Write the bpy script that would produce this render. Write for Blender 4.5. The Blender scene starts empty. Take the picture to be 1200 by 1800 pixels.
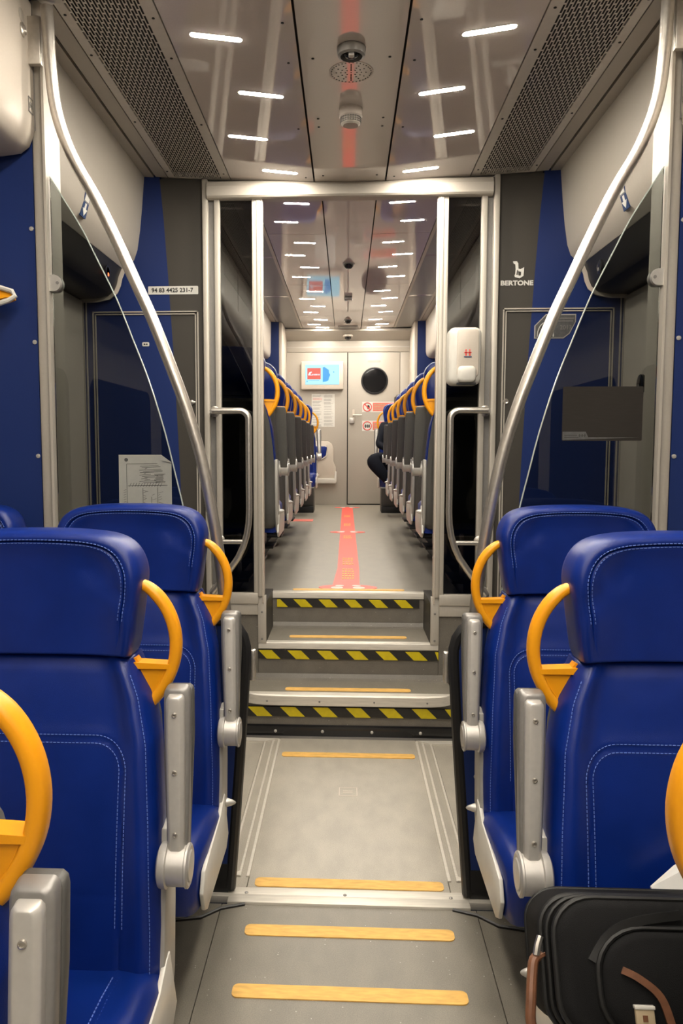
import bpy, bmesh, math, random
from mathutils import Vector, Matrix
random.seed(4)
PI = math.pi
S = bpy.context.scene
COL = S.collection
# ------------------------------------------------------------------ camera, world, exposure
F_PX, PX, PY, HOR, VPX = 1350.0, 545.0, 900.0, 785.0, 609.0
yaw = math.atan((VPX - PX) / F_PX)
pitch = math.atan((PY - HOR) / F_PX)
cam_d = bpy.data.cameras.new('camera')
cam = bpy.data.objects.new('camera', cam_d)
COL.objects.link(cam)
cam_d.sensor_fit = 'AUTO'
cam_d.sensor_width = 36
cam_d.lens = F_PX / 1800 * 36
cam_d.shift_x = (600 - PX) / 1800
cam_d.clip_start = 0.05
cam.location = (-0.01, 0, 1.45)
cam.rotation_euler = (PI / 2 - pitch, 0, yaw)
S.camera = cam
wd = bpy.data.worlds.new('night')
S.world = wd
wd.use_nodes = True
wd.node_tree.nodes['Background'].inputs[0].default_value = (0.010, 0.011, 0.014, 1)
wd.node_tree.nodes['Background'].inputs[1].default_value = 1.0
S.view_settings.view_transform = 'Standard'
S.view_settings.look = 'None'
S.view_settings.gamma = 1
S.view_settings.use_curve_mapping = False
S.view_settings.exposure = 0.0
LAMP_W = 455.0            # emission strength of the LED strips
LAMP_C = (1.0, 0.915, 0.785)

# ------------------------------------------------------------------ materials
MATS = {}
def mat(name, col, rough=0.5, metal=0.0, noise=0.06, scale=40, bump=0.0, bscale=200, stretch=None,
        coat=0.0, spec=0.5, emit=None, estr=0.0, rnoise=0.0):
    m = bpy.data.materials.new(name)
    m.use_nodes = True
    nt = m.node_tree
    N = nt.nodes
    p = N['Principled BSDF']
    tc = N.new('ShaderNodeTexCoord')
    mp = N.new('ShaderNodeMapping')
    if stretch: mp.inputs['Scale'].default_value = stretch
    nt.links.new(tc.outputs['Object'], mp.inputs[0])
    nz = N.new('ShaderNodeTexNoise')
    nz.inputs['Scale'].default_value = scale
    nz.inputs['Detail'].default_value = 4
    nt.links.new(mp.outputs[0], nz.inputs['Vector'])
    cr = N.new('ShaderNodeValToRGB')
    cr.color_ramp.elements[0].position = 0.3
    cr.color_ramp.elements[1].position = 0.7
    cr.color_ramp.elements[0].color = tuple(c * (1 - noise) for c in col) + (1,)
    cr.color_ramp.elements[1].color = tuple(min(1, c * (1 + noise)) for c in col) + (1,)
    nt.links.new(nz.outputs['Fac'], cr.inputs[0])
    nt.links.new(cr.outputs[0], p.inputs['Base Color'])
    p.inputs['Roughness'].default_value = rough
    if rnoise:
        mr = N.new('ShaderNodeMapRange')
        mr.inputs['To Min'].default_value = max(0.02, rough - rnoise)
        mr.inputs['To Max'].default_value = rough + rnoise
        nt.links.new(nz.outputs['Fac'], mr.inputs['Value'])
        nt.links.new(mr.outputs[0], p.inputs['Roughness'])
    p.inputs['Metallic'].default_value = metal
    p.inputs['Coat Weight'].default_value = coat
    p.inputs['Coat Roughness'].default_value = 0.08
    p.inputs['Specular IOR Level'].default_value = spec
    if emit:
        p.inputs['Emission Color'].default_value = emit + (1,)
        p.inputs['Emission Strength'].default_value = estr
    if bump:
        nb = N.new('ShaderNodeTexVoronoi')
        nb.inputs['Scale'].default_value = bscale
        nt.links.new(mp.outputs[0], nb.inputs['Vector'])
        b = N.new('ShaderNodeBump')
        b.inputs['Strength'].default_value = bump
        b.inputs['Distance'].default_value = 0.002
        nt.links.new(nb.outputs['Distance'], b.inputs['Height'])
        nt.links.new(b.outputs[0], p.inputs['Normal'])
    MATS[name] = m
    return m

def glass_mat(name, tint, rough=0.0, refl=0.8):
    m = bpy.data.materials.new(name)
    m.use_nodes = True
    nt = m.node_tree
    N = nt.nodes
    N.remove(N['Principled BSDF'])
    out = N['Material Output']
    tr = N.new('ShaderNodeBsdfTransparent')
    nz = N.new('ShaderNodeTexNoise'); nz.inputs['Scale'].default_value = 3
    cr = N.new('ShaderNodeValToRGB')
    cr.color_ramp.elements[0].color = tuple(c * 0.97 for c in tint) + (1,)
    cr.color_ramp.elements[1].color = tint + (1,)
    nt.links.new(nz.outputs['Fac'], cr.inputs[0])
    nt.links.new(cr.outputs[0], tr.inputs[0])
    gl = N.new('ShaderNodeBsdfGlossy')
    gl.inputs['Roughness'].default_value = rough
    gl.inputs['Color'].default_value = (refl, refl, refl, 1)
    fr = N.new('ShaderNodeFresnel'); fr.inputs[0].default_value = 1.5
    mx = N.new('ShaderNodeMixShader')
    nt.links.new(fr.outputs[0], mx.inputs[0])
    nt.links.new(tr.outputs[0], mx.inputs[1])
    nt.links.new(gl.outputs[0], mx.inputs[2])
    nt.links.new(mx.outputs[0], out.inputs[0])
    return m

def floor_mat(name, base, dots=0.5):
    m = mat(name, base, rough=0.42, noise=0.10, scale=14, stretch=(1, 0.5, 1), rnoise=0.06)
    nt = m.node_tree; N = nt.nodes; p = N['Principled BSDF']
    src = p.inputs['Base Color'].links[0].from_socket
    tc = N.new('ShaderNodeTexCoord')
    fine = N.new('ShaderNodeTexNoise'); fine.inputs['Scale'].default_value = 320; fine.inputs['Detail'].default_value = 2
    nt.links.new(tc.outputs['Object'], fine.inputs['Vector'])
    mul = N.new('ShaderNodeMix'); mul.data_type = 'RGBA'; mul.blend_type = 'OVERLAY'
    mul.inputs[0].default_value = 0.35
    nt.links.new(src, mul.inputs[6]); nt.links.new(fine.outputs['Fac'], mul.inputs[7])
    vo = N.new('ShaderNodeTexVoronoi'); vo.inputs['Scale'].default_value = 75
    nt.links.new(tc.outputs['Object'], vo.inputs['Vector'])
    sep = N.new('ShaderNodeSeparateColor'); nt.links.new(vo.outputs['Color'], sep.inputs[0])
    lt = N.new('ShaderNodeMath'); lt.operation = 'LESS_THAN'; lt.inputs[1].default_value = 0.13
    nt.links.new(vo.outputs['Distance'], lt.inputs[0])
    gt = N.new('ShaderNodeMath'); gt.operation = 'GREATER_THAN'; gt.inputs[1].default_value = 0.90
    nt.links.new(sep.outputs[0], gt.inputs[0])
    an = N.new('ShaderNodeMath'); an.operation = 'MULTIPLY'
    nt.links.new(lt.outputs[0], an.inputs[0]); nt.links.new(gt.outputs[0], an.inputs[1])
    sc = N.new('ShaderNodeMath'); sc.operation = 'MULTIPLY'; sc.inputs[1].default_value = dots
    nt.links.new(an.outputs[0], sc.inputs[0])
    mx = N.new('ShaderNodeMix'); mx.data_type = 'RGBA'
    nt.links.new(sc.outputs[0], mx.inputs[0]); nt.links.new(mul.outputs[2], mx.inputs[6])
    mx.inputs[7].default_value = (0.75, 0.72, 0.66, 1)
    nt.links.new(mx.outputs[2], p.inputs['Base Color'])
    return m

M_leather = mat('blue_leather', (0.0020, 0.0185, 0.175), rough=0.33, noise=0.10, scale=12, bump=0.12, bscale=900, spec=0.42, rnoise=0.05)
M_stitch = mat('stitch_thread', (0.10, 0.17, 0.52), rough=0.7)
M_blue = mat('blue_panel', (0.012, 0.028, 0.128), rough=0.42, noise=0.05, scale=300, spec=0.3)
M_dgrey = mat('dark_grey_panel', (0.052, 0.047, 0.040), rough=0.5, noise=0.06, scale=300, spec=0.35)
M_cream = mat('cream_laminate', (0.56, 0.50, 0.43), rough=0.38, noise=0.02, scale=150)
M_cream2 = mat('warm_grey_laminate', (0.41, 0.375, 0.325), rough=0.42, noise=0.02, scale=150)
M_alu = mat('anodised_aluminium', (0.47, 0.435, 0.38), rough=0.45, metal=0.25, noise=0.04, scale=60, stretch=(8, 8, 0.6), rnoise=0.04)
M_alu_x = mat('worn_aluminium', (0.66, 0.62, 0.55), rough=0.45, metal=0.35, noise=0.10, scale=30, stretch=(0.4, 6, 6), rnoise=0.06)
M_steel = mat('brushed_steel', (0.62, 0.585, 0.535), rough=0.33, metal=0.92, noise=0.06, scale=80, stretch=(1, 1, 1), rnoise=0.04)
M_silver = mat('silver_plastic', (0.50, 0.48, 0.45), rough=0.34, metal=0.4, noise=0.03, scale=90)
M_silver_d = mat('dark_silver', (0.24, 0.23, 0.22), rough=0.38, metal=0.4, noise=0.04, scale=90)
M_yellow = mat('yellow_plastic', (0.83, 0.335, 0.006), rough=0.36, noise=0.03, scale=20, spec=0.5)
M_shell = mat('grey_shell', (0.078, 0.076, 0.071), rough=0.5, noise=0.05, scale=100, bump=0.05, bscale=500)
M_rail = mat('satin_grey_rail', (0.40, 0.385, 0.355), rough=0.4, metal=0.2, noise=0.04)
M_white = mat('off_white_plastic', (0.62, 0.60, 0.55), rough=0.36, noise=0.02)
M_black = mat('black_rubber', (0.012, 0.012, 0.013), rough=0.42, noise=0.1, scale=60)
M_black_g = mat('black_gloss', (0.010, 0.010, 0.011), rough=0.16, noise=0.1, scale=30)
M_dark = mat('dark_void', (0.006, 0.006, 0.006), rough=0.8)
M_tapeY = mat('tape_yellow', (0.58, 0.46, 0.004), rough=0.42, noise=0.07, scale=50)
M_tapeK = mat('tape_black', (0.014, 0.013, 0.012), rough=0.5, noise=0.2, scale=50)
M_strip = mat('strip_amber', (0.72, 0.42, 0.105), rough=0.6, noise=0.16, scale=60, stretch=(0.4, 1.5, 1))
M_ceil = mat('ceiling_satin', (0.56, 0.50, 0.45), rough=0.05, metal=0.0, noise=0.02, scale=260, spec=0.9, coat=0.5, rnoise=0.01)
M_ceil_g = mat('ceiling_gloss', (0.60, 0.54, 0.51), rough=0.05, metal=0.0, noise=0.02, scale=200, spec=0.6)
M_grille = mat('grille_paint', (0.56, 0.52, 0.47), rough=0.4, metal=0.0, noise=0.03)
M_vent_r = mat('rear_vent', (0.20, 0.19, 0.18), rough=0.35, metal=0.3, noise=0.2, scale=400)
M_floor = floor_mat('floor_vinyl', (0.195, 0.177, 0.145))
M_ramp = floor_mat('ramp_vinyl', (0.36, 0.33, 0.275), 0.15)
M_floor_d = floor_mat('riser_vinyl', (0.150, 0.136, 0.114))
M_floor_r = floor_mat('rear_vinyl', (0.26, 0.24, 0.20), 0.1)
M_lamp = mat('led_diffuser', (1, 1, 1), emit=LAMP_C, estr=LAMP_W)
M_red = mat('red_vinyl', (0.88, 0.105, 0.08), rough=0.45, noise=0.05)
M_redp = mat('red_print', (0.72, 0.06, 0.05), rough=0.5)
M_pink = mat('pale_red_print', (0.72, 0.17, 0.13), rough=0.5)
M_paper = mat('paper', (0.66, 0.65, 0.61), rough=0.7, noise=0.03)
M_paper_dim = mat('glass_dimmed_paper', (0.30, 0.30, 0.27), rough=0.7, noise=0.03)  # map paper, dimming by the smoked glass put into its colour
M_ink = mat('ink', (0.02, 0.02, 0.02), rough=0.7)
M_ink_p = mat('pale_ink', (0.34, 0.335, 0.32), rough=0.7)
M_ink_g = mat('grey_ink', (0.06, 0.06, 0.057), rough=0.7)
M_blueprint = mat('blue_print', (0.008, 0.035, 0.12), rough=0.5)
M_glass = glass_mat('smoked_screen_glass', (0.53, 0.545, 0.535))
M_glass_d = glass_mat('dark_tinted_glass', (0.36, 0.365, 0.36))
M_port = mat('night_glass', (0.008, 0.008, 0.009), rough=0.05, noise=0.1)
M_edge = mat('glass_edge', (0.45, 0.50, 0.47), rough=0.2, spec=0.8)
M_case = mat('black_nylon', (0.0055, 0.0055, 0.006), rough=0.8, noise=0.25, scale=600, bump=0.25, bscale=900, spec=0.2)
M_pipe = mat('black_piping', (0.012, 0.012, 0.012), rough=0.45, noise=0.1, spec=0.35)
M_brown = mat('brown_leather', (0.15, 0.062, 0.030), rough=0.5, noise=0.2, scale=60)
M_tag = mat('beige_label', (0.42, 0.33, 0.21), rough=0.6, noise=0.1)
M_lblue = mat('light_blue_tag', (0.25, 0.45, 0.80), rough=0.5)
M_cloth = mat('white_cotton', (0.74, 0.73, 0.70), rough=0.8, noise=0.04, scale=20)
M_skin = mat('skin', (0.50, 0.28, 0.19), rough=0.5)
M_trouser = mat('navy_cloth', (0.006, 0.007, 0.012), rough=0.85, noise=0.15, scale=200, spec=0.12)
M_hair = mat('brown_hair', (0.03, 0.018, 0.010), rough=0.6)
M_poster = mat('brown_film', (0.026, 0.0225, 0.0195), rough=0.75, spec=0.2, noise=0.08, scale=40, stretch=(0.5, 1, 12))
M_plate = mat('engraved_plate', (0.14, 0.14, 0.14), rough=0.35, metal=0.5, noise=0.15, scale=60)
M_scr = mat('screen_cyan', (0.02, 0.02, 0.02), emit=(0.42, 0.86, 1.0), estr=1.15)
M_scr_r = mat('screen_red', (0.02, 0.02, 0.02), emit=(0.85, 0.10, 0.07), estr=1.0)
M_scr_b = mat('screen_blue', (0.02, 0.02, 0.02), emit=(0.02, 0.38, 0.86), estr=1.0)
M_scr_w = mat('screen_white', (0.02, 0.02, 0.02), emit=(0.9, 0.95, 1.0), estr=1.0)
M_orange_led = mat('orange_led', (0.3, 0.05, 0.01), emit=(1.0, 0.16, 0.05), estr=2.5)

# ------------------------------------------------------------------ helpers
class MB:
    def __init__(s): s.v = []; s.f = []
    def add(s, vs, fs):
        b = len(s.v); s.v += [tuple(v) for v in vs]; s.f += [tuple(i + b for i in f) for f in fs]
        return s
    def box(s, x0, x1, y0, y1, z0, z1):
        return s.add([(x, y, z) for x in (x0, x1) for y in (y0, y1) for z in (z0, z1)],
                     [(0, 1, 3, 2), (4, 6, 7, 5), (0, 4, 5, 1), (2, 3, 7, 6), (0, 2, 6, 4), (1, 5, 7, 3)])
    def prism(s, pts, axis, a, b):
        n = len(pts)
        def mk(p, t): return (t, p[0], p[1]) if axis == 'x' else (p[0], t, p[1]) if axis == 'y' else (p[0], p[1], t)
        vs = [mk(p, a) for p in pts] + [mk(p, b) for p in pts]
        fs = [tuple(range(n)), tuple(range(2 * n - 1, n - 1, -1))]
        fs += [(i, (i + 1) % n, (i + 1) % n + n, i + n) for i in range(n)]
        return s.add(vs, fs)
    def loft(s, rings, cap=True, closed=True):
        n = len(rings[0]); vs = [v for r in rings for v in r]; fs = []
        for k in range(len(rings) - 1):
            for i in range(n if closed else n - 1):
                j = (i + 1) % n
                fs.append((k * n + i, k * n + j, (k + 1) * n + j, (k + 1) * n + i))
        if cap and closed:
            fs.append(tuple(range(n - 1, -1, -1))); fs.append(tuple((len(rings) - 1) * n + i for i in range(n)))
        return s.add(vs, fs)
    def sweep(s, path, sec, up=None, scales=None, closed=False):
        P = [Vector(p) for p in path]; n = len(P); rings = []; nrm = None
        for i in range(n):
            if closed: t = (P[(i + 1) % n] - P[i - 1])
            else: t = P[min(i + 1, n - 1)] - P[max(i - 1, 0)]
            t.normalize()
            if up is not None: a = Vector(up) - t * t.dot(Vector(up))
            elif nrm is None:
                h = Vector((0, 0, 1)) if abs(t.z) < 0.9 else Vector((1, 0, 0)); a = h - t * t.dot(h)
            else: a = nrm - t * t.dot(nrm)
            a.normalize(); nrm = a; b = t.cross(a)
            k = scales[i] if scales else 1.0
            rings.append([tuple(P[i] + a * (q[0] * k) + b * (q[1] * k)) for q in sec])
        if closed: rings.append(rings[0])
        return s.loft(rings, cap=not closed)
    def tube(s, path, r, n=10, closed=False, scales=None):
        return s.sweep(path, [(r * math.cos(2 * PI * i / n), r * math.sin(2 * PI * i / n)) for i in range(n)], closed=closed, scales=scales)
    def lathe(s, prof, o, axis='z', n=24):
        o = Vector(o); rings = []
        for r, h in prof:
            ring = []
            for i in range(n):
                c, q = r * math.cos(2 * PI * i / n), r * math.sin(2 * PI * i / n)
                d = (h, c, q) if axis == 'x' else (c, h, q) if axis == 'y' else (c, q, h)
                ring.append(tuple(o + Vector(d)))
            rings.append(ring)
        return s.loft(rings)
    def build(s, name, m, parent=None, bevel=0, seg=2, smooth=True, local=False, kind=None, label=None, angle=35):
        off = Vector((0, 0, 0))
        if parent is not None and not local:
            r = parent
            while r is not None: off += r.location; r = r.parent
        me = bpy.data.meshes.new(name)
        me.from_pydata([tuple(Vector(v) - off) for v in s.v], [], s.f)
        bm = bmesh.new(); bm.from_mesh(me)
        bmesh.ops.remove_doubles(bm, verts=bm.verts, dist=1e-6)
        bmesh.ops.recalc_face_normals(bm, faces=bm.faces)
        if bevel:
            ed = [e for e in bm.edges if len(e.link_faces) == 2 and e.calc_face_angle(0) > 0.6]
            bmesh.ops.bevel(bm, geom=ed, offset=bevel, segments=seg, profile=0.5, affect='EDGES', clamp_overlap=True)
        if smooth:
            for f in bm.faces: f.smooth = True
            for e in bm.edges:
                if len(e.link_faces) == 2: e.smooth = e.calc_face_angle(0) < math.radians(angle)
        bm.to_mesh(me); bm.free()
        me.materials.append(m)
        o = bpy.data.objects.new(name, me); COL.objects.link(o)
        if parent is not None: o.parent = parent
        if kind: o['kind'] = kind
        if label: o['label'] = label
        return o

def thing(name, label=None, cat=None, loc=(0, 0, 0), group=None, rz=0, kind=None):
    o = bpy.data.objects.new(name, None); COL.objects.link(o)
    o.location = loc; o.rotation_euler = (0, 0, rz); o.empty_display_size = 0.1
    return tag(o, label, cat, group, kind)
def tag(o, label=None, cat=None, group=None, kind=None):
    if label: o['label'] = label
    if cat: o['category'] = cat
    if group: o['group'] = group
    if kind: o['kind'] = kind
    return o
def copy_tree(o, parent=None, skip=()):
    c = o.copy(); COL.objects.link(c); c.parent = parent
    for ch in list(o.children):
        if ch.name.split('.')[0] in skip: continue
        copy_tree(ch, c, skip)
    return c
def struct(o): o['kind'] = 'structure'; return o
def text(name, body, size, loc, m, parent, sx=1.0, extrude=0.0015, face='-y', rot=0.0, off=0.0):
    cu = bpy.data.curves.new(name, 'FONT'); cu.body = body; cu.size = size; cu.extrude = extrude
    cu.align_x = 'CENTER'; cu.align_y = 'CENTER'; cu.offset = off; cu.resolution_u = 3
    t = bpy.data.objects.new(name, cu); COL.objects.link(t)
    dg = bpy.context.evaluated_depsgraph_get()
    me = bpy.data.meshes.new_from_object(t.evaluated_get(dg))
    bpy.data.objects.remove(t); bpy.data.curves.remove(cu)
    Mx = Matrix.Diagonal((sx, 1, 1, 1))
    R = Matrix.Rotation(PI / 2, 4, 'X') if face == '-y' else Matrix.Identity(4)
    R = R @ Matrix.Rotation(rot, 4, 'Z')
    p = Vector(loc); r = parent
    while r is not None: p -= r.location; r = r.parent
    me.transform(Matrix.Translation(p) @ R @ Mx)
    me.materials.clear(); me.materials.append(m)
    o = bpy.data.objects.new(name, me); COL.objects.link(o); o.parent = parent
    return o
def arc(cx, cz, r, a0, a1, n=8): return [(cx + r * math.cos(math.radians(a0 + (a1 - a0) * i / n)), cz + r * math.sin(math.radians(a0 + (a1 - a0) * i / n))) for i in range(n + 1)]
def rrect(x0, x1, z0, z1, r, n=5):
    return arc(x1 - r, z0 + r, r, -90, 0, n) + arc(x1 - r, z1 - r, r, 0, 90, n) + arc(x0 + r, z1 - r, r, 90, 180, n) + arc(x0 + r, z0 + r, r, 180, 270, n)
def ell(cx, cy, rx, ry, n=20): return [(cx + rx * math.cos(2 * PI * i / n), cy + ry * math.sin(2 * PI * i / n)) for i in range(n)]
def spline(pts, k=6):
    out = []; P = [Vector(p) for p in pts]
    for i in range(len(P) - 1):
        p0, p1, p2, p3 = P[max(i - 1, 0)], P[i], P[i + 1], P[min(i + 2, len(P) - 1)]
        for j in range(k):
            t = j / k
            out.append(tuple(0.5 * ((2 * p1) + (p2 - p0) * t + (2 * p0 - 5 * p1 + 4 * p2 - p3) * t * t + (3 * p1 - p0 - 3 * p2 + p3) * t ** 3)))
    out.append(tuple(P[-1])); return out
SIDES = ((-1, 'left'), (1, 'right'))

# ------------------------------------------------------------------ main dimensions
YB = 3.98          # bulkhead plane
YS1, YS2, YS3 = 3.725, 3.98, 4.33   # step fronts
Z1, Z2, Z3 = 0.221, 0.418, 0.622    # tread heights
YE = 10.97         # end wall
def cz(x): return 2.76 + 0.06 * max(0, abs(x) - 0.18)       # front ceiling
def rz_(x): return 3.058 + 0.02 * max(0, abs(x) - 0.18)     # rear ceiling

# ------------------------------------------------------------------ floor
fl = struct(thing('floor', loc=(0, 0, 0)))
def floor_piece(x0, x1, y0, y1, m, top=0.0, name='floor_panel', bev=0.0012):
    return MB().box(x0, x1, y0, y1, top - 0.03, top).build(name, m, fl, bevel=bev, seg=1)
floor_piece(-0.40, 0.40, -3.4, 2.315, M_floor)
for s, sd in SIDES:
    MB().prism([(s * 0.402, -3.4), (s * 1.49, -3.4), (s * 1.49, 2.315), (s * 0.402, 2.315)], 'z', -0.03, 0).build('floor_panel', M_floor, fl, smooth=False)
floor_piece(-0.333, 0.333, 2.405, 3.72, M_ramp)
for s, sd in SIDES:
    a, b = sorted((s * 0.335, s * 0.41))
    floor_piece(a, b, 2.405, 3.72, M_ramp, 0.0)
    a, b = sorted((s * 0.412, s * 1.40))
    floor_piece(a, b, 2.405, 3.97, M_ramp, 0.0)
    for x, w in ((0.338, 0.006), (0.366, 0.005), (0.405, 0.005)):
        a, b = sorted((s * (x - w), s * (x + w)))
        MB().box(a, b, 2.47, 3.69, -0.002, 0.005).build('floor_trim', M_alu_x, fl, bevel=0.0015, seg=1)
    MB().prism([(s * 0.366, 2.47), (s * 0.405, 2.47), (s * 0.366, 2.50)], 'z', 0.0, 0.006).build('trim_corner', M_alu_x, fl)
    MB().prism([(s * 0.34, 3.69), (s * 0.40, 3.655), (s * 0.62, 3.655), (s * 0.62, 3.70)], 'z', 0.0, 0.008).build('trim_corner', M_alu_x, fl)
    MB().tube([(s * 0.328, 2.312, 0.002), (s * 0.40, 2.285, 0.003), (s * 0.455, 2.235, 0.003), (s * 0.62, 2.20, 0.003)], 0.006, 6).build('rubber_seal', M_black, fl)
mb = MB()
for x0, x1, y0, y1 in ((-0.037, 0.04, 3.09, 3.094), (-0.037, 0.04, 3.166, 3.17), (-0.037, -0.034, 3.09, 3.17), (0.037, 0.04, 3.09, 3.17), (-0.02, 0.02, 3.12, 3.125), (-0.02, 0.02, 3.135, 3.14)):
    mb.box(x0, x1, y0, y1, -0.001, 0.0006)
mb.build('faint_stamp', M_cream, fl)
# threshold plate
th = struct(thing('trim_1', loc=(0, 2.36, 0)))
MB().box(-1.0, 1.0, 2.35, 2.405, -0.02, 0.004).build('threshold_plate', M_alu_x, th, bevel=0.002)
MB().box(-0.385, 0.385, 2.315, 2.36, -0.02, 0.008).build('threshold_nose', M_alu_x, th, bevel=0.003)
for x in (-0.46, -0.33, -0.01, 0.33, 0.46):
    MB().lathe([(0.006, 0), (0.006, 0.002), (0.004, 0.003)], (x, 2.372, 0.0035), n=10).build('screw', M_silver_d, th)
# amber strips glued to the floor
def strip(x0, x1, y, z, w, label):
    o = MB().prism(rrect(x0, x1, y - w / 2, y + w / 2, w * 0.32, 4), 'z', z, z + 0.003).build('floor_strip', M_strip, None)
    return tag(o, label, 'floor strip', 'amber grip strips on the floor and steps')
for y, lab in ((1.925, 'widest amber strip on the grey floor, nearest the bottom of the picture'),
               (2.185, 'amber strip on the grey floor just before the metal threshold'),
               (2.44, 'worn amber strip on the pale floor just past the metal threshold'),
               (3.51, 'faded amber strip on the pale floor close to the black kick plate')):
    strip(-0.31, 0.315, y, 0.0, 0.052, lab)
strip(-0.317, 0.317, 3.805, Z1, 0.05, 'amber strip on the lowest step tread')
strip(-0.317, 0.317, 4.105, Z2, 0.05, 'amber strip on the middle step tread')
strip(-0.32, 0.325, 4.40, Z3, 0.05, 'thin amber strip on the top step before the red floor sticker')

# ------------------------------------------------------------------ steps
st = thing('staircase', 'three grey steps with metal nosings and striped tape up to the rear saloon', 'stairs', (0, 3.9, 0))
MB().prism([(-0.525, YS1 + 0.004), (0.525, YS1 + 0.004), (0.525, YB), (-0.525, YB)], 'z', 0.0, Z1 - 0.004).build('lower_step', M_floor_d, st)
MB().box(-0.52, 0.52, YS1 + 0.03, YB - 0.001, Z1 - 0.006, Z1).build('tread', M_floor, st)
MB().box(-0.474, 0.474, YS2 + 0.004, YS3, 0.0, Z2 - 0.004).build('middle_step', M_floor_d, st)
MB().box(-0.43, 0.43, YS2 + 0.03, YS3, Z2 - 0.006, Z2).build('tread', M_floor, st)
MB().box(-0.43, 0.43, YS3 + 0.004, YS3 + 0.05, Z2, Z3 - 0.004).build('top_riser', M_floor_d, st)
for z, y in ((Z1, YB), (Z2, YS3)):
    hw = 0.52 if z == Z1 else 0.428
    MB().prism([(y - 0.03, z), (y, z), (y, z + 0.03), (y - 0.009, z + 0.009)], 'x', -hw, hw).build('cove_strip', M_floor_d, st)
def nosing(hw, y, z, h, curve=0.0):
    if curve:
        path = spline([(-hw, y - 0.004, 0), (-hw + 0.06, y - 0.02, 0), (-0.3, y - 0.022, 0), (0, y - 0.022, 0), (0.3, y - 0.022, 0), (hw - 0.06, y - 0.02, 0), (hw, y - 0.004, 0)], 4)
        mb = MB(); rings = []
        for p in path:
            k = (abs(p[0]) / hw) ** 8 * curve
            rings.append([(p[0], p[1], z - h + k), (p[0], p[1], z - 0.004 + k), (p[0], p[1] + 0.005, z + 0.003 + k), (p[0], y + 0.03, z + 0.003), (p[0], y + 0.03, z - h)])
        o = mb.loft(rings).build('nosing', M_alu_x, st)
    else:
        o = MB().prism([(y - 0.006, z - h), (y - 0.006, z - 0.002), (y - 0.002, z + 0.003), (y + 0.03, z + 0.003), (y + 0.03, z - h)], 'x', -hw, hw).build('nosing', M_alu_x, st, bevel=0.0015, seg=1)
    return o
n1 = nosing(0.515, YS1, Z1, 0.050, 0.012)
for x in (-0.40, -0.14, 0.13, 0.39):
    MB().lathe([(0.0045, 0), (0.0045, -0.002), (0.003, -0.003)], (x, YS1 - 0.0235, Z1 - 0.028), 'y', 10).build('screw', M_silver_d, n1)
nosing(0.474, YS2, Z2, 0.034)
nosing(0.43, YS3, Z3, 0.036)
def hazard(x0, x1, y, z0, z1, xs, pitch):
    t = MB().box(x0, x1, y - 0.004, y + 0.006, z0, z1).build('hazard_tape', M_tapeK, st)
    h = z1 - z0; x = xs
    while x < x1:
        poly = [(x, z1), (x + pitch * 0.47, z1), (x + pitch * 0.47 + h, z0), (x + h, z0)]
        cl = [(min(max(a, x0), x1), b) for a, b in poly]
        if cl[1][0] - cl[0][0] > 0.004 or cl[2][0] - cl[3][0] > 0.004:
            MB().prism(cl, 'y', y - 0.0052, y - 0.003).build('yellow_stripe', M_tapeY, t, smooth=False)
        x += pitch
hazard(-0.50, 0.515, YS1 - 0.002, 0.110, 0.158, -0.50, 0.163)
hazard(-0.473, 0.474, YS2, 0.330, 0.376, -0.475, 0.155)
hazard(-0.405, 0.405, YS3, 0.535, 0.580, -0.455, 0.143)
kp = MB().prism([(-0.53, YS1 - 0.006), (0.53, YS1 - 0.006), (0.53, YS1 + 0.01), (-0.53, YS1 + 0.01)], 'z', 0.0, 0.066).build('kick_plate', M_black_g, st, bevel=0.003)
MB().box(-0.53, 0.53, YS1 - 0.014, YS1 - 0.004, 0.0, 0.01).build('kick_trim', M_silver_d, st)
for x in (-0.36, -0.125, 0.12, 0.36):
    MB().lathe([(0.008, 0), (0.008, -0.003), (0.004, -0.006)], (x, YS1 - 0.006, 0.035), 'y', 12).build('screw', M_silver, kp)
for s, sd in SIDES:      # cheeks of the upper step
    a, b = sorted((s * 0.430, s * 0.474))
    MB().box(a, b, YS2 + 0.003, YS3 + 0.03, Z2, Z3 + 0.012).build('step_cheek', M_dgrey, st)
    MB().prism([(a, Z2 - 0.002), (b, Z2 - 0.002), (b, Z3 + 0.05), (a, Z3 + 0.05)], 'y', YS2 - 0.012, YS2 + 0.003).build('corner_trim', M_alu, st, bevel=0.002)
    for z in (Z2 + 0.02, Z3 - 0.04):
        MB().lathe([(0.006, 0), (0.006, -0.002), (0.004, -0.003)], (s * 0.452, YS2 - 0.0125, z), 'y', 10).build('screw', M_silver_d, st)

# ------------------------------------------------------------------ rear floor
fr = struct(thing('floor', loc=(0, 7, Z3)))
MB().box(-0.43, 0.43, YS3 + 0.02, YE, Z3 - 0.05, Z3).build('aisle_floor', M_floor_r, fr)
for s, sd in SIDES:
    a, b = sorted((s * 0.4755, s * 1.41)); a2, b2 = sorted((s * 0.43, s * 1.41))
    MB().box(a, b, YB + 0.02, YS3 + 0.02, Z3 - 0.05, Z3).build('side_floor', M_floor_r, fr)
    MB().box(a2, b2, YS3 + 0.02, YE, Z3 - 0.05, Z3).build('side_floor', M_floor_r, fr)
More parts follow.
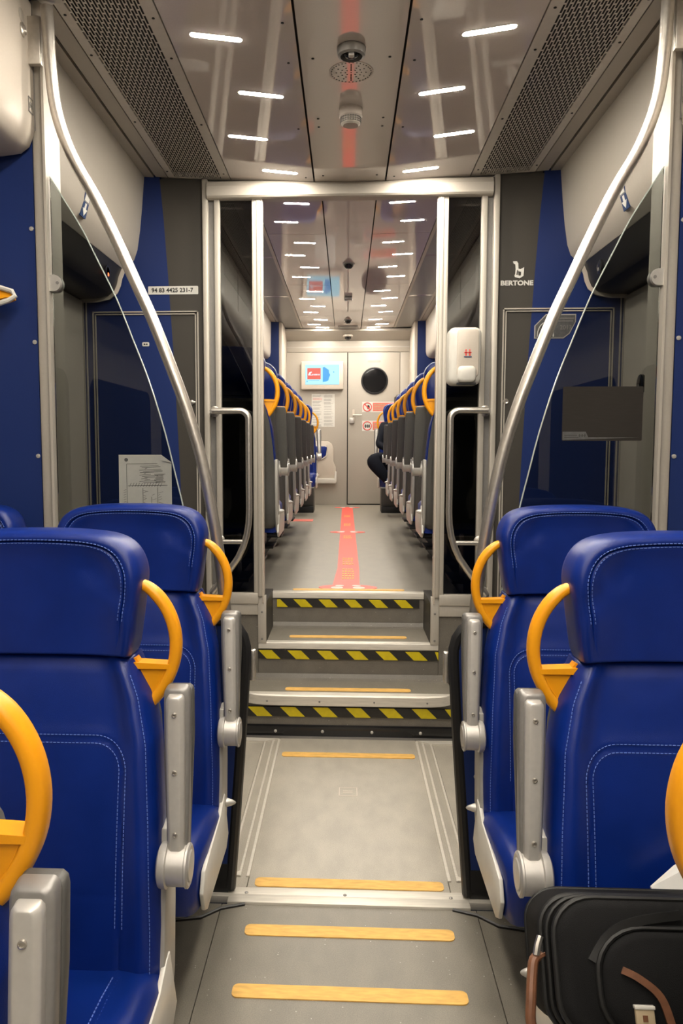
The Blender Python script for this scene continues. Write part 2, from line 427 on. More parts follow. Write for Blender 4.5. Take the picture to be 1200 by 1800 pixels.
# red distance sticker on the rear aisle
rs = thing('floor_sticker', 'long red distance line with white footprints along the rear aisle floor', 'floor sticker', (0, 7.4, Z3))
MB().prism([(-0.095, 4.45), (0.068, 4.45), (0.077, 5.1), (0.072, 10.45), (-0.07, 10.45), (-0.070, 5.2)], 'z', Z3, Z3 + 0.002).build('red_band', M_red, rs, smooth=False)
for y in (4.475, 7.42, 10.43):
    MB().prism(ell(0.0, y, 0.172, 0.085, 28), 'z', Z3, Z3 + 0.0025).build('red_disc', M_red, rs, smooth=False)
    for s in (-1, 1):
        mb = MB()
        mb.prism(ell(s * 0.064, y - 0.018, 0.036, 0.034, 14), 'z', Z3 + 0.0024, Z3 + 0.004)
        mb.prism(ell(s * 0.050, y + 0.045, 0.026, 0.020, 12), 'z', Z3 + 0.0024, Z3 + 0.004)
        mb.build('footprint', M_paper, rs, smooth=False)
for y0, rows in ((4.76, 5), (5.35, 4), (6.9, 3), (8.0, 3), (9.0, 3)):
    mb = MB()
    for r in range(rows):
        x = -0.036
        while x < 0.034:
            w = random.uniform(0.008, 0.018)
            mb.box(x, min(x + w, 0.04), y0 + r * 0.09, y0 + r * 0.09 + 0.045, Z3 + 0.0018, Z3 + 0.0035)
            x += w + 0.006
    mb.build('white_lettering', M_tag if False else M_strip, rs, smooth=False, kind='stuff')
tag(MB().prism([(-0.72, 8.48), (-0.385, 8.48), (-0.385, 8.72), (-0.72, 8.72)], 'z', Z3, Z3 + 0.002).build('floor_sticker', M_pink, None, smooth=False),
    'small pale red sticker on the rear floor beside the left seats', 'floor sticker')

# ------------------------------------------------------------------ front ceiling
ce = struct(thing('ceiling', loc=(0, 2, 2.76)))
Y0c, Y1c = -3.4, YB - 0.01
def ceil_strip(x0, x1, y0, y1, m, name, zf=cz, root=None, th=0.02):
    return MB().prism([(x0, zf(x0)), (x1, zf(x1)), (x1, zf(x1) + th), (x0, zf(x0) + th)], 'y', y0, y1).build(name, m, root or ce, smooth=False)
ceil_strip(-0.172, 0.172, Y0c, Y1c, M_ceil, 'centre_panel')
for s, sd in SIDES:
    def cs(x0, x1, m, name, y0=Y0c, y1=Y1c):
        a, b = sorted((s * x0, s * x1)); return ceil_strip(a, b, y0, y1, m, name)
    cs(0.180, 0.594, M_ceil_g, 'gloss_panel')
    cs(0.599, 0.640, M_grille, 'vent_frame'); cs(0.882, 0.914, M_grille, 'vent_frame')
    cs(0.640, 0.882, M_grille, 'vent_frame', 3.955, Y1c)
    cs(0.919, 0.979, M_cream2, 'edge_panel')
    a, b = sorted((s * 0.17, s * 1.0))
    MB().prism([(a, cz(a) + 0.03), (b, cz(b) + 0.03), (b, cz(b) + 0.04), (a, cz(a) + 0.04)], 'y', Y0c, Y1c).build('seam_backing', M_dark, ce, smooth=False)
    # perforated grille with real slots
    mb = MB(); nx, px_, py_ = 23, 0.242 / 23, 0.055
    for i in range(nx):
        x0 = 0.640 + i * px_; x1 = x0 + px_; xa, xb = x0 + 0.0019, x1 - 0.0019
        y = 1.0 + (0.0275 if i % 2 else 0)
        while y < 3.955:
            y1 = min(y + py_, 3.955); ya, yb = y + 0.0045, max(y + 0.005, y1 - 0.0045)
            def q(ax, bx, ay, by):
                mb.add([(s * ax, ay, cz(ax)), (s * bx, ay, cz(bx)), (s * bx, by, cz(bx)), (s * ax, by, cz(ax))], [(0, 1, 2, 3)])
            q(x0, x1, y, ya); q(x0, x1, yb, y1); q(x0, xa, ya, yb); q(xb, x1, ya, yb)
            y += py_
    mb.build('slotted_grille', M_grille, ce, smooth=False, kind='stuff')
    cs(0.640, 0.882, M_grille, 'vent_frame', Y0c, 1.0)
mb = MB()
for x in (-0.215, 0.215, -0.62, 0.62, -0.90, 0.90):
    for y in (2.5, 2.75, 3.3, 3.88):
        mb.lathe([(0.005, 0), (0.005, -0.002), (0.003, -0.003)], (x, y, cz(x)), n=8)
for x in (-0.13, 0.13):
    for y in (2.72, 3.2, 3.28, 3.85): mb.lathe([(0.005, 0), (0.005, -0.002), (0.003, -0.003)], (x, y, cz(x)), n=8)
mb.build('screw_heads', M_black, ce, kind='stuff')

# ------------------------------------------------------------------ lamps
def lamp(x, y, zf, ang, label, group):
    z = zf(x); t = thing('ceiling_light', label, 'light', (x, y, z), group)
    L, W = 0.083, 0.0125
    def rr(k): return [(math.cos(ang) * a - math.sin(ang) * b, math.sin(ang) * a + math.cos(ang) * b) for a, b in rrect(-L - k, L + k, -W - k, W + k, W + k - 0.001, 4)]
    def sheet(k, d0, d1, name, m):      # follows the slope of the ceiling panel
        P = rr(k); n = len(P); h = [zf(x + a) - z for a, b in P]
        MB().add([(a, b, h[i] - d0) for i, (a, b) in enumerate(P)] + [(a, b, h[i] + d1) for i, (a, b) in enumerate(P)],
                 [tuple(range(n)), tuple(range(2 * n - 1, n - 1, -1))] + [(i, (i + 1) % n, (i + 1) % n + n, i + n) for i in range(n)]).build(name, m, t, smooth=False, local=True)
    sheet(0.004, 0.0008, 0.012, 'bezel', M_white)
    sheet(0.0, 0.0014, -0.0006, 'diffuser', M_lamp)
ORD = ['first', 'second', 'third', 'fourth', 'fifth', 'sixth', 'seventh', 'eighth', 'ninth', 'tenth', 'eleventh', 'twelfth', 'thirteenth']
for s, sd in SIDES:
    for i, (x, y) in enumerate(((0.44, 2.6), (0.338, 3.0), (0.44, 3.415), (0.337, 3.815))):
        lamp(s * x, y, cz, -s * 0.15, 'white LED strip light on the %s of the near ceiling, %s from the top' % (sd, ORD[i]), 'near ceiling lights')
    for i, (x, y) in enumerate(((0.350, 5.255), (0.452, 5.68), (0.350, 6.25), (0.452, 6.645), (0.350, 7.085), (0.450, 7.49), (0.348, 8.16), (0.450, 8.57),
                                (0.348, 9.01), (0.449, 9.415), (0.347, 9.955), (0.448, 10.35), (0.345, 10.60))):  # last pair is added, to put hot spots on the upper end wall
        lamp(s * x, y, rz_, -s * 0.08, 'LED strip light on the %s of the rear ceiling, %s beyond the doorway' % (sd, ORD[i]), 'rear ceiling lights')
    y = 2.19; k = 0
    while y > -3.0:
        x = 0.338 if k % 2 == 0 else 0.44
        lamp(s * x, y, cz, -s * 0.15, 'LED strip light %s above the near seats, above the frame, %s from the vestibule' % (sd, ORD[k]), 'ceiling lights above the near seats')
        y -= 0.4 if k % 2 == 0 else 0.42; k += 1

# ceiling devices
t = thing('ceiling_camera', 'dark ringed dome camera on the near ceiling above the speaker holes', 'camera', (0, 2.655, 2.76))
MB().lathe([(0.045, 0), (0.048, -0.004), (0.045, -0.026), (0.036, -0.03), (0.034, -0.006)], (0, 2.655, 2.76), n=28).build('ring', M_silver_d, t)
MB().lathe([(0.033, -0.004), (0.031, -0.016), (0.022, -0.028), (0.010, -0.034), (0.001, -0.035)], (0, 2.655, 2.76), n=24).build('dome', M_black_g, t)
MB().box(-0.009, 0.009, 2.625, 2.645, 2.722, 2.735).build('lens', M_silver, t, bevel=0.003)
t = thing('ceiling_speaker', 'round pattern of small speaker holes in the near ceiling', 'speaker', (0, 2.82, 2.76))
MB().lathe([(0.078, 0), (0.078, -0.0015), (0.074, -0.002)], (0, 2.82, 2.76), n=36).build('plate', M_ceil, t)
mb = MB()
for rr_, n in ((0.070, 34), (0.052, 12), (0.036, 12), (0.020, 8)):
    for i in range(n):
        a = 2 * PI * i / n; mb.lathe([(0.0026, 0), (0.0026, -0.0008)], (rr_ * math.cos(a), 2.82 + rr_ * math.sin(a), 2.7578), n=6)
for i in range(9): mb.lathe([(0.0026, 0), (0.0026, -0.0008)], (0, 2.762 + i * 0.0145, 2.7578), n=6)
mb.build('speaker_holes', M_black, t, kind='stuff')
t = thing('smoke_detector', 'grey cylindrical smoke detector with fine grille on the near ceiling', 'detector', (0, 3.12, 2.76))
MB().lathe([(0.046, 0), (0.046, -0.03), (0.041, -0.034)], (0, 3.12, 2.76), n=28).build('base', M_ceil, t)
MB().lathe([(0.038, -0.033), (0.038, -0.056), (0.030, -0.062)], (0, 3.12, 2.76), n=28).build('head', M_cream2, t)
mb = MB()
for k in range(3):
    for i in range(24):
        a = 2 * PI * i / 24; x, y = 0.0385 * math.cos(a), 3.12 + 0.0385 * math.sin(a)
        mb.box(x - 0.003, x + 0.003, y - 0.003, y + 0.003, 2.7215 - k * 0.0075, 2.7255 - k * 0.0075)
mb.build('grille_holes', M_silver_d, t, kind='stuff')

# ------------------------------------------------------------------ rear ceiling
cr = struct(thing('ceiling', loc=(0, 7, 3.058)))
YR0 = YB + 0.06
def rstrip(x0, x1, m, name, y0=YR0, y1=10.7):
    a, b = sorted((x0, x1)); return ceil_strip(a, b, y0, y1, m, name, rz_, cr)
rstrip(-0.172, 0.172, M_ceil_g, 'centre_panel')
for s, sd in SIDES:
    for y0, y1 in ((YR0, 6.0), (6.006, 7.85), (7.856, 9.70), (9.706, 10.7)):
        rstrip(s * 0.180, s * 0.618, M_ceil_g, 'gloss_panel', y0, y1)
    rstrip(s * 0.624, s * 0.650, M_alu, 'vent_frame')
    for y0, y1 in ((YR0, 5.35), (5.40, 6.70), (6.75, 8.45), (8.50, 10.7)):
        rstrip(s * 0.650, s * 0.905, M_vent_r, 'vent_panel', y0, y1 - 0.003)
    for y in (5.35, 6.70, 8.45): rstrip(s * 0.650, s * 0.905, M_ceil, 'vent_bar', y, y + 0.047)
    rstrip(s * 0.905, s * 0.935, M_alu, 'vent_frame')
    rstrip(s * 0.94, s * 1.05, M_cream2, 'edge_panel')
    a, b = sorted((s * 0.16, s * 1.05))
    MB().box(a, b, YR0, 10.7, 3.10, 3.11).build('seam_backing', M_dark, cr)
for y, w, lab in ((6.95, 0.045, 'small dark dome on the middle of the rear ceiling, nearest the doorway'),
                  (8.45, 0.042, 'small dark square sensor box on the middle of the rear ceiling'),
                  (10.0, 0.045, 'small dark dome on the rear ceiling near the end wall')):
    t = thing('ceiling_sensor', lab, 'sensor', (0, y, 3.058))
    if 'square' in lab: MB().box(-w, w, y - w, y + w, 3.02, 3.058).build('box', M_silver_d, t, bevel=0.006)
    else:
        MB().lathe([(w + 0.01, 0), (w + 0.008, -0.008)], (0, y, 3.058), n=24).build('ring', M_silver_d, t)
        MB().lathe([(w, -0.007), (w * 0.9, -0.025), (w * 0.5, -0.042), (0.002, -0.045)], (0, y, 3.058), n=20).build('dome', M_black_g, t)
MB().box(-0.13, 0.13, 10.45, 10.68, 3.050, 3.058).build('air_grille', M_vent_r, cr)

# ------------------------------------------------------------------ bulkhead
for s, sd in SIDES:
    def bx(mb, x0, x1, *r): a, b = sorted((s * x0, s * x1)); return mb.box(a, b, *r)
    w = struct(thing('wall_bulkhead_' + sd, loc=(s * 1.0, YB, 0)))
    edge = [(0.962, 2.80), (0.945, 2.60), (0.928, 2.344), (0.905, 1.94), (0.880, 1.35), (0.862, 0.70), (0.845, 0.0)]
    MB().prism([(s * 0.742, 2.795)] + [(s * a, b) for a, b in edge] + [(s * 0.742, 0.0)], 'y', YB, YB + 0.03).build('grey_panel', M_dgrey, w, smooth=False)
    MB().prism([(s * a, b) for a, b in edge] + [(s * 1.42, 0.0), (s * 1.42, 2.83), (s * 0.96, 2.83)], 'y', YB, YB + 0.03).build('blue_panel', M_blue, w, smooth=False)
    # hatch with double bright trim
    for k, (i, wd_) in enumerate(((0.0, 0.0045), (0.013, 0.0035))):
        mb = MB(); x0, x1, zt = 0.772 + i, 1.322 - i, 2.143 - i
        bx(mb, x0, x0 + wd_ * 1.4, YB - 0.008, YB, 0.1, zt); bx(mb, x1 - wd_ * 1.4, x1, YB - 0.008, YB, 0.1, zt); bx(mb, x0, x1, YB - 0.008, YB, zt - wd_ * 1.4, zt)
        mb.build('hatch_trim', M_alu, w)
    mb = MB(); bx(mb, 1.352, 1.358, YB - 0.006, YB, 0.1, 2.2); bx(mb, 1.368, 1.372, YB - 0.006, YB, 0.1, 2.2); mb.build('edge_trim', M_alu, w)
    if s > 0:
        lk = MB().lathe([(0.014, 0), (0.014, -0.006), (0.011, -0.009), (0.006, -0.007), (0.004, -0.004)], (0.795, YB, 1.678), 'y', 18).build('hatch_lock', M_steel, w)
    else:
        lk = MB().lathe([(0.012, 0), (0.012, -0.012), (0.009, -0.014)], (-0.812, YB, 1.678), 'y', 16).build('hatch_lock', M_steel, w)
        MB().box(-0.83, -0.79, YB - 0.02, YB - 0.012, 1.672, 1.684).build('lock_lever', M_steel, lk, bevel=0.003)
    # door post and dark pocket
    mb = MB(); bx(mb, 0.714, 0.743, YB - 0.03, YB + 0.03, 0.0, 2.79); mb.build('outer_post', M_alu, w, bevel=0.006)
    mb = MB(); bx(mb, 0.684, 0.714, YB + 0.005, YB + 0.03, 0.0, 2.75); mb.build('post_recess', M_silver_d, w)
    mb = MB(); bx(mb, 0.43, 1.40, YB + 0.012, YB + 0.03, 0.0, Z3); mb.build('lower_wall', M_floor_d, w)
    mb = MB(); bx(mb, 0.476, 0.73, YB + 0.002, YB + 0.012, Z1, Z3 - 0.01); mb.build('lower_facing', M_floor_d, w)
    # fixed dark glass pane with its frame
    g = struct(thing('window_%d' % (1 if s < 0 else 2), loc=(s * 0.58, YB, Z3)))
    mb = MB(); bx(mb, 0.656, 0.684, YB - 0.02, YB + 0.02, Z3 - 0.005, 2.75); mb.build('outer_stile', M_alu, g, bevel=0.003)
    mb = MB(); bx(mb, 0.470, 0.493, YB - 0.018, YB + 0.02, Z3 + 0.05, 2.75); mb.build('inner_stile', M_alu, g, bevel=0.003)
    mb = MB(); bx(mb, 0.450, 0.470, YB - 0.024, YB + 0.03, Z3 + 0.045, 2.75); mb.build('inner_stile', M_alu, g, bevel=0.003)
    mb = MB(); bx(mb, 0.440, 0.450, YB - 0.020, YB + 0.03, Z3 + 0.010, 2.75); mb.build('edge_strip', M_cream, g, bevel=0.002)
    mb = MB(); bx(mb, 0.4705, 0.684, YB - 0.022, YB + 0.02, Z3 + 0.004, Z3 + 0.062); mb.build('sill_rail', M_alu, g, bevel=0.004)
    mb = MB(); bx(mb, 0.4745, 0.684, YB - 0.012, YB + 0.004, Z3 - 0.055, Z3 + 0.004); mb.build('sill_plate', M_alu, g, bevel=0.002)
    mb = MB(); bx(mb, 0.488, 0.668, YB + 0.003, YB + 0.010, Z3 + 0.055, 2.74); mb.build('pane', M_glass_d, g, smooth=False)
# header beam over the doorway
hd = struct(MB().prism([(YB - 0.042, 2.692), (YB - 0.050, 2.700), (YB - 0.052, 2.745), (YB - 0.040, 2.770), (YB + 0.03, 2.80), (YB + 0.03, 2.690), (YB - 0.03, 2.688)], 'x', -0.715, 0.706).build('trim_2', M_cream2, None, smooth=False))
struct(MB().box(-1.41, 1.41, YB + 0.035, YB + 0.06, 2.80, 3.2).build('wall_over_door', M_cream2, None))

# plates and marks on the bulkhead
t = thing('number_plate', 'pale plate with black vehicle number on the left blue bulkhead', 'sign', (-0.90, YB, 2.245))
MB().prism(rrect(-1.03, -0.772, 2.227, 2.268, 0.004, 3), 'y', YB - 0.003, YB).build('plate', M_paper, t)
text('lettering', '94 83 4425 231-7', 0.030, (-0.905, YB - 0.0035, 2.247), M_ink, t, sx=1.0, extrude=0.001, off=0.0006)
t = thing('small_plate', 'tiny white oval plate with black marks on the left blue bulkhead', 'sign', (-1.047, YB, 1.975))
MB().prism(rrect(-1.066, -1.030, 1.966, 1.986, 0.005, 4), 'y', YB - 0.003, YB).build('plate', M_paper, t)
MB().prism(rrect(-1.061, -1.035, 1.969, 1.983, 0.004, 4), 'y', YB - 0.0036, YB - 0.002).build('face', M_paper, t)
mb = MB(); mb.box(-1.058, -1.050, YB - 0.0045, YB - 0.003, 1.9725, 1.9795); mb.box(-1.049, -1.046, YB - 0.0045, YB - 0.003, 1.9745, 1.977); mb.box(-1.045, -1.038, YB - 0.0045, YB - 0.003, 1.9725, 1.9795); mb.build('black_marks', M_ink, t)
t = thing('maker_logo', 'white letter emblem above the word BERTONE on the right dark grey bulkhead', 'logo', (0.82, YB, 2.27))
text('lettering', 'BERTONE', 0.032, (0.838, YB - 0.001, 2.266), M_paper, t, sx=1.16, off=0.0012)
E_ = lambda pts: [(0.836 + (a - 0.5) * 0.085, 2.288 + b * 0.085) for a, b in pts]
mb = MB()
mb.prism(E_([(0.28, 1.0), (0.50, 1.0), (0.58, 0.88), (0.60, 0.56), (0.52, 0.48), (0.47, 0.18), (0.40, 0.20), (0.42, 0.30), (0.44, 0.55), (0.42, 0.82), (0.30, 0.90)]), 'y', YB - 0.003, YB)
mb.prism(E_([(0.58, 0.58), (0.72, 0.55), (0.93, 0.66), (0.90, 0.16), (0.68, 0.02), (0.40, 0.10), (0.38, 0.22), (0.47, 0.24), (0.56, 0.20), (0.58, 0.42), (0.60, 0.20), (0.70, 0.16), (0.76, 0.22), (0.76, 0.40), (0.58, 0.44)]), 'y', YB - 0.0028, YB)
mb.build('emblem', M_paper, t, smooth=False)
t = thing('engraved_plaque', 'dark metal plaque engraved 2013 with cut corners on the right blue bulkhead', 'plaque', (1.04, YB, 2.05))
pts = [(0.930, 1.992), (1.075, 1.992), (1.105, 2.015), (1.135, 2.075), (1.135, 2.112), (0.985, 2.112), (0.930, 2.055)]
MB().prism(pts, 'y', YB - 0.004, YB).build('border', M_silver, t, smooth=False)
MB().prism([((a - 1.03) * 0.95 + 1.03, (b - 2.05) * 0.92 + 2.05) for a, b in pts], 'y', YB - 0.0055, YB - 0.003).build('plate', M_plate, t, smooth=False)
text('lettering', '2013', 0.030, (1.085, YB - 0.006, 2.045), M_silver_d, t)
MB().tube([(0.945 + 0.04 * (1 - math.cos(a)), YB - 0.006, 2.0 + 0.07 * math.sin(a)) for a in [i * PI / 16 for i in range(17)]], 0.003, 6).build('engraved_arc', M_silver, t)
mb = MB(); mb.box(1.02, 1.125, YB - 0.0065, YB - 0.005, 2.088, 2.094); mb.box(1.03, 1.12, YB - 0.0065, YB - 0.005, 2.075, 2.080); mb.build('engraved_line', M_silver_d, t)

# soap dispenser
t = thing('hand_sanitiser_dispenser', 'white hand sanitiser dispenser with red and blue mark on the right glass', 'dispenser', (0.575, YB - 0.025, 1.90))
def slab(x0, x1, z0, z1, r, y0, y1, ins): return MB().loft([[(a, y1, b) for a, b in rrect(x0, x1, z0, z1, r, 5)], [(a, y0 + ins, b) for a, b in rrect(x0, x1, z0, z1, r, 5)],
    [(a, y0 + ins * 0.3, b) for a, b in rrect(x0 + ins * 0.3, x1 - ins * 0.3, z0 + ins * 0.3, z1 - ins * 0.3, r, 5)], [(a, y0, b) for a, b in rrect(x0 + ins, x1 - ins, z0 + ins, z1 - ins, r * 0.8, 5)]])
slab(0.490, 0.650, 1.755, 2.035, 0.03, 3.855, 3.955, 0.025).build('housing', M_white, t, angle=50)
slab(0.528, 0.636, 1.790, 2.025, 0.02, 3.850, 3.86, 0.006).build('front_panel', M_cream, t, angle=50)
slab(0.532, 0.622, 1.765, 1.845, 0.022, 3.833, 3.87, 0.014).build('push_lever', M_white, t, angle=50)
MB().box(0.53, 0.625, 3.857, 3.9, 1.755, 1.764).build('outlet', M_black, t)
for k, x in enumerate((0.572, 0.590)):
    mb = MB(); mb.lathe([(0.004, 0), (0.003, -0.002)], (x, 3.850, 1.921), 'y', 10); mb.box(x - 0.009, x + 0.009, 3.8475, 3.850, 1.907, 1.912); mb.box(x - 0.0035, x + 0.0035, 3.8475, 3.850, 1.894, 1.915)
    mb.build('red_figure', M_redp, t)
MB().box(0.562, 0.600, 3.8475, 3.850, 1.886, 1.891).build('blue_bar', M_blueprint, t)
MB().box(0.52, 0.62, 3.95, YB + 0.002, 1.80, 2.0).build('wall_mount', M_white, t)

# D-shaped grab rails on the door posts
for s, sd in SIDES:
    t = thing('grab_rail', 'short bent steel grab rail on the %s post of the glass doorway' % sd, 'handrail', (s * 0.68, YB, 1.3), 'door post grab rails')
    yy = YB - 0.10
    def P(a, b, y=yy): return (s * a, y, b)
    bendt = [(0.560 + 0.045 * math.cos(a), 1.585 + 0.045 * math.sin(a)) for a in [PI / 2 - i * PI / 12 for i in range(7)]]
    path = [P(0.690, 1.63), P(0.64, 1.63)] + [P(1.11 - a, b) for a, b in bendt] + [P(0.505, 1.12)] + [P(a, b) for a, b in ((0.508, 1.06), (0.518, 1.00), (0.537, 0.94), (0.562, 0.885), (0.60, 0.83), (0.66, 0.75), (0.70, 0.70))]
    MB().tube(path, 0.0165, 12).build('tube', M_steel, t)
    MB().tube([P(0.672, 0.965), P(0.54, 0.965)], 0.012, 10).build('cross_bar', M_steel, t)
    for z, x in ((1.63, 0.690), (0.70, 0.70), (0.965, 0.672)):
        MB().tube([P(x, z), P(x, z, YB - 0.014)], 0.014, 10).build('standoff', M_steel, t)
        MB().lathe([(0.028, -0.014), (0.028, -0.022), (0.018, -0.026)], (s * x, YB, z), 'y', 16).build('flange', M_steel, t)

# ------------------------------------------------------------------ vestibule sides and doors
for s, sd in SIDES:
    w = struct(thing('wall_' + sd, loc=(s * 1.3, 3.2, 0)))
    prof = [(0.991, cz(0.992)), (1.040, 2.812), (1.046, 2.75), (1.054, 2.66), (1.066, 2.55), (1.082, 2.45), (1.100, 2.40), (1.151, 2.352), (1.42, 2.352), (1.42, 2.86), (0.992, 2.86)]
    MB().prism([(s * a, b) for a, b in prof], 'y', 2.44, YB - 0.002).build('cove', M_cream2, w)
    d = struct(thing('door_%d' % (1 if s < 0 else 2), loc=(s * 1.37, 3.2, 0)))
    hp = [(1.151, 2.350), (1.170, 2.305), (1.178, 2.270), (1.192, 2.238), (1.225, 2.212), (1.285, 2.200), (1.40, 2.198), (1.40, 2.350)]
    MB().prism([(s * a, b) for a, b in hp], 'y', 2.56, 3.93).build('door_header', M_black, d)
    rim = [(s * a, 3.945, b) for a, b in hp[:7]]
    MB().sweep(rim, [(-0.006, -0.015), (0.006, -0.015), (0.006, 0.015), (-0.006, 0.015)], up=(0, 1, 0)).build('header_rim', M_cream, d)
    MB().sweep([(s * 1.158, 2.78, 2.30), (s * 1.158, 3.02, 2.30)], [(-0.022, -0.004), (0.022, -0.004), (0.022, 0.004), (-0.022, 0.004)], up=(0, 0, 1)).build('indicator', M_black_g, d)
    bz = MB().lathe([(0.032, 0.012), (0.032, -0.008 * s), (0.022, -0.012 * s)], (s * 1.168, 3.72, 2.285), 'x', 18).build('buzzer', M_black_g, d)
    MB().lathe([(0.010, 0), (0.008, -0.004 * s)], (s * 1.158, 3.72, 2.273), 'x', 12).build('warning_lamp', M_orange_led if s < 0 else M_silver_d, bz)
    a, b = sorted((s * 1.372, s * 1.41))
    MB().box(a, b, 2.54, 3.975, 0.0, 2.2).build('door_leaf', M_dgrey, d)
    a, b = sorted((s * 1.366, s * 1.373))
    MB().prism([(y, z) for y, z in rrect(2.72, 3.55, 0.9, 1.95, 0.08, 5)], 'x', a, b).build('door_pane', M_port, d)
    a, b = sorted((s * 1.362, s * 1.372))
    MB().box(a, b, 3.60, 3.94, 0.02, 2.19).build('jamb', M_cream2, d)
    if s > 0: MB().lathe([(0.045, 0), (0.045, -0.012 * s), (0.030, -0.016 * s), (0.024, -0.006 * s)], (s * 1.362, 3.68, 1.74), 'x', 20).build('push_button', M_black_g, d)
    # end panel behind the seats, pillar
    bw = struct(thing('wall_end_panel_' + sd, loc=(s * 1.2, 2.44, 0)))
    a, b = sorted((s * 0.99, s * 1.49))
    MB().box(a, b, 2.43, 2.47, 0.0, 2.86).build('blue_panel', M_blue, bw)
    for z in (2.13, 1.78, 1.42):
        MB().lathe([(0.007, 0), (0.007, -0.003), (0.003, -0.004)], (s * 0.999, 2.43, z), 'y', 10).build('screw', M_silver, bw)
    p = struct(thing('trim_pillar_' + sd, loc=(s * 0.975, 2.44, 0)))
    MB().prism([(s * 0.948, 2.445), (s * 0.952, 2.432), (s * 0.962, 2.426), (s * 0.980, 2.426), (s * 0.988, 2.43), (s * 0.988, 2.53), (s * 0.948, 2.53)], 'z', 0.0, cz(0.95)).build('pillar', M_cream2, p, bevel=0.002)
    a, b = sorted((s * 0.940, s * 0.948))
    MB().box(a, b, 2.405, 2.53, 0.0, 2.62).build('glass_channel', M_alu, p)
    a, b = sorted((s * 0.936, s * 0.985))
    MB().box(a, b, 2.38, 2.40, 2.60, 2.74).build('rail_bracket', M_steel, p, bevel=0.004)
    # low partition behind the second row
    q = thing('low_partition', 'low blue partition with black rubber edge behind the %s second row seat' % sd, 'partition', (s * 0.6, 2.385, 0), 'low partitions by the vestibule')
    edge = [(0.386, 0.012), (0.371, 0.20), (0.352, 0.45), (0.338, 0.65), (0.330, 0.78), (0.330, 0.815), (0.338, 0.850), (0.355, 0.878), (0.385, 0.895), (0.45, 0.905), (0.70, 0.908), (0.935, 0.908)]
    MB().prism([(s * a, b) for a, b in edge] + [(s * 0.935, 0.10), (s * 0.385, 0.10)], 'y', 2.372, 2.398).build('panel', M_blue, q, smooth=False)
    MB().prism([(s * 0.39, 0.004), (s * 0.385, 0.10), (s * 0.935, 0.10), (s * 0.935, 0.004)], 'y', 2.370, 2.40).build('kick_board', M_black, q, smooth=False)
    MB().tube([(s * a, 2.385, b) for a, b in edge], 0.019, 10).build('edge_tube', M_black, q)
    sl = MB().lathe([(0.007, 0), (0.007, -0.003), (0.003, -0.004)], (s * 0.402, 2.372, 0.41), 'y', 10).build('screw', M_silver, q)
    mb = MB(); a, b = sorted((s * 0.300, s * 0.318)); mb.box(a, b, 2.40, 2.425, 0.70, 0.80)
    mb.build('edge_bracket', M_steel, q, bevel=0.004)
    # glass wind screen
    g = thing('glass_screen', 'curved smoked glass wind screen fixed to the %s cream pillar' % sd, 'glass screen', (s * 0.8, 2.43, 0.9), 'glass wind screens')
    gc = spline([(0.936, 0, 2.285), (0.932, 0, 2.28), (0.894, 0, 2.219), (0.841, 0, 2.132), (0.798, 0, 2.045), (0.734, 0, 1.913), (0.682, 0, 1.781), (0.635, 0, 1.656), (0.587, 0, 1.495), (0.553, 0, 1.35), (0.532, 0, 1.259), (0.50, 0, 1.10), (0.472, 0, 0.93)], 3)
    MB().prism([(s * a, c) for a, _, c in gc] + [(s * 0.938, 0.93)], 'y', 2.426, 2.434).build('pane', M_glass, g, smooth=False)
    MB().sweep([(s * a, 2.430, c) for a, _, c in gc], [(-0.0012, -0.0042), (0.0012, -0.0042), (0.0012, 0.0042), (-0.0012, 0.0042)], up=(0.85, 0, 0.5)).build('pane_edge', M_edge, g)
    for z in (1.96, 1.05):
        cl = [(s * a, b) for a, b in [(0.950, z - 0.025), (0.925, z - 0.025)] + [(0.925 - 0.020 * math.cos(t_), z + 0.025 * math.sin(t_)) for t_ in [-PI / 2 + i * PI / 8 for i in range(1, 8)]] + [(0.925, z + 0.025), (0.950, z + 0.025)]]
        c = MB().prism(cl, 'y', 2.412, 2.448).build('clamp', M_silver, g)
        MB().lathe([(0.005, 0), (0.005, -0.002)], (s * 0.915, 2.412, z), 'y', 8).build('clamp_screw', M_silver_d, c)
    # curved handrail
    h = thing('curved_handrail', 'tall curved steel handrail sweeping down from the ceiling beside the %s glass screen' % sd, 'handrail', (s * 0.6, 2.39, 0.9), 'curved steel handrails')
    hp_ = spline([(0.915, 0, 2.765), (0.912, 0, 2.70), (0.908, 0, 2.60), (0.893, 0, 2.463), (0.850, 0, 2.335), (0.782, 0, 2.212), (0.721, 0, 2.088), (0.661, 0, 1.955), (0.612, 0, 1.846), (0.558, 0, 1.706), (0.507, 0, 1.565), (0.466, 0, 1.423), (0.437, 0, 1.28), (0.414, 0, 1.136), (0.399, 0, 1.008), (0.389, 0, 0.90)], 4)
    MB().tube([(s * a, 2.385, c) for a, _, c in hp_], 0.0185, 14).build('tube', M_steel, h)
    MB().lathe([(0.027, 0), (0.027, -0.02), (0.02, -0.024)], (s * 0.915, 2.385, cz(0.915)), n=18).build('ceiling_flange', M_steel, h)

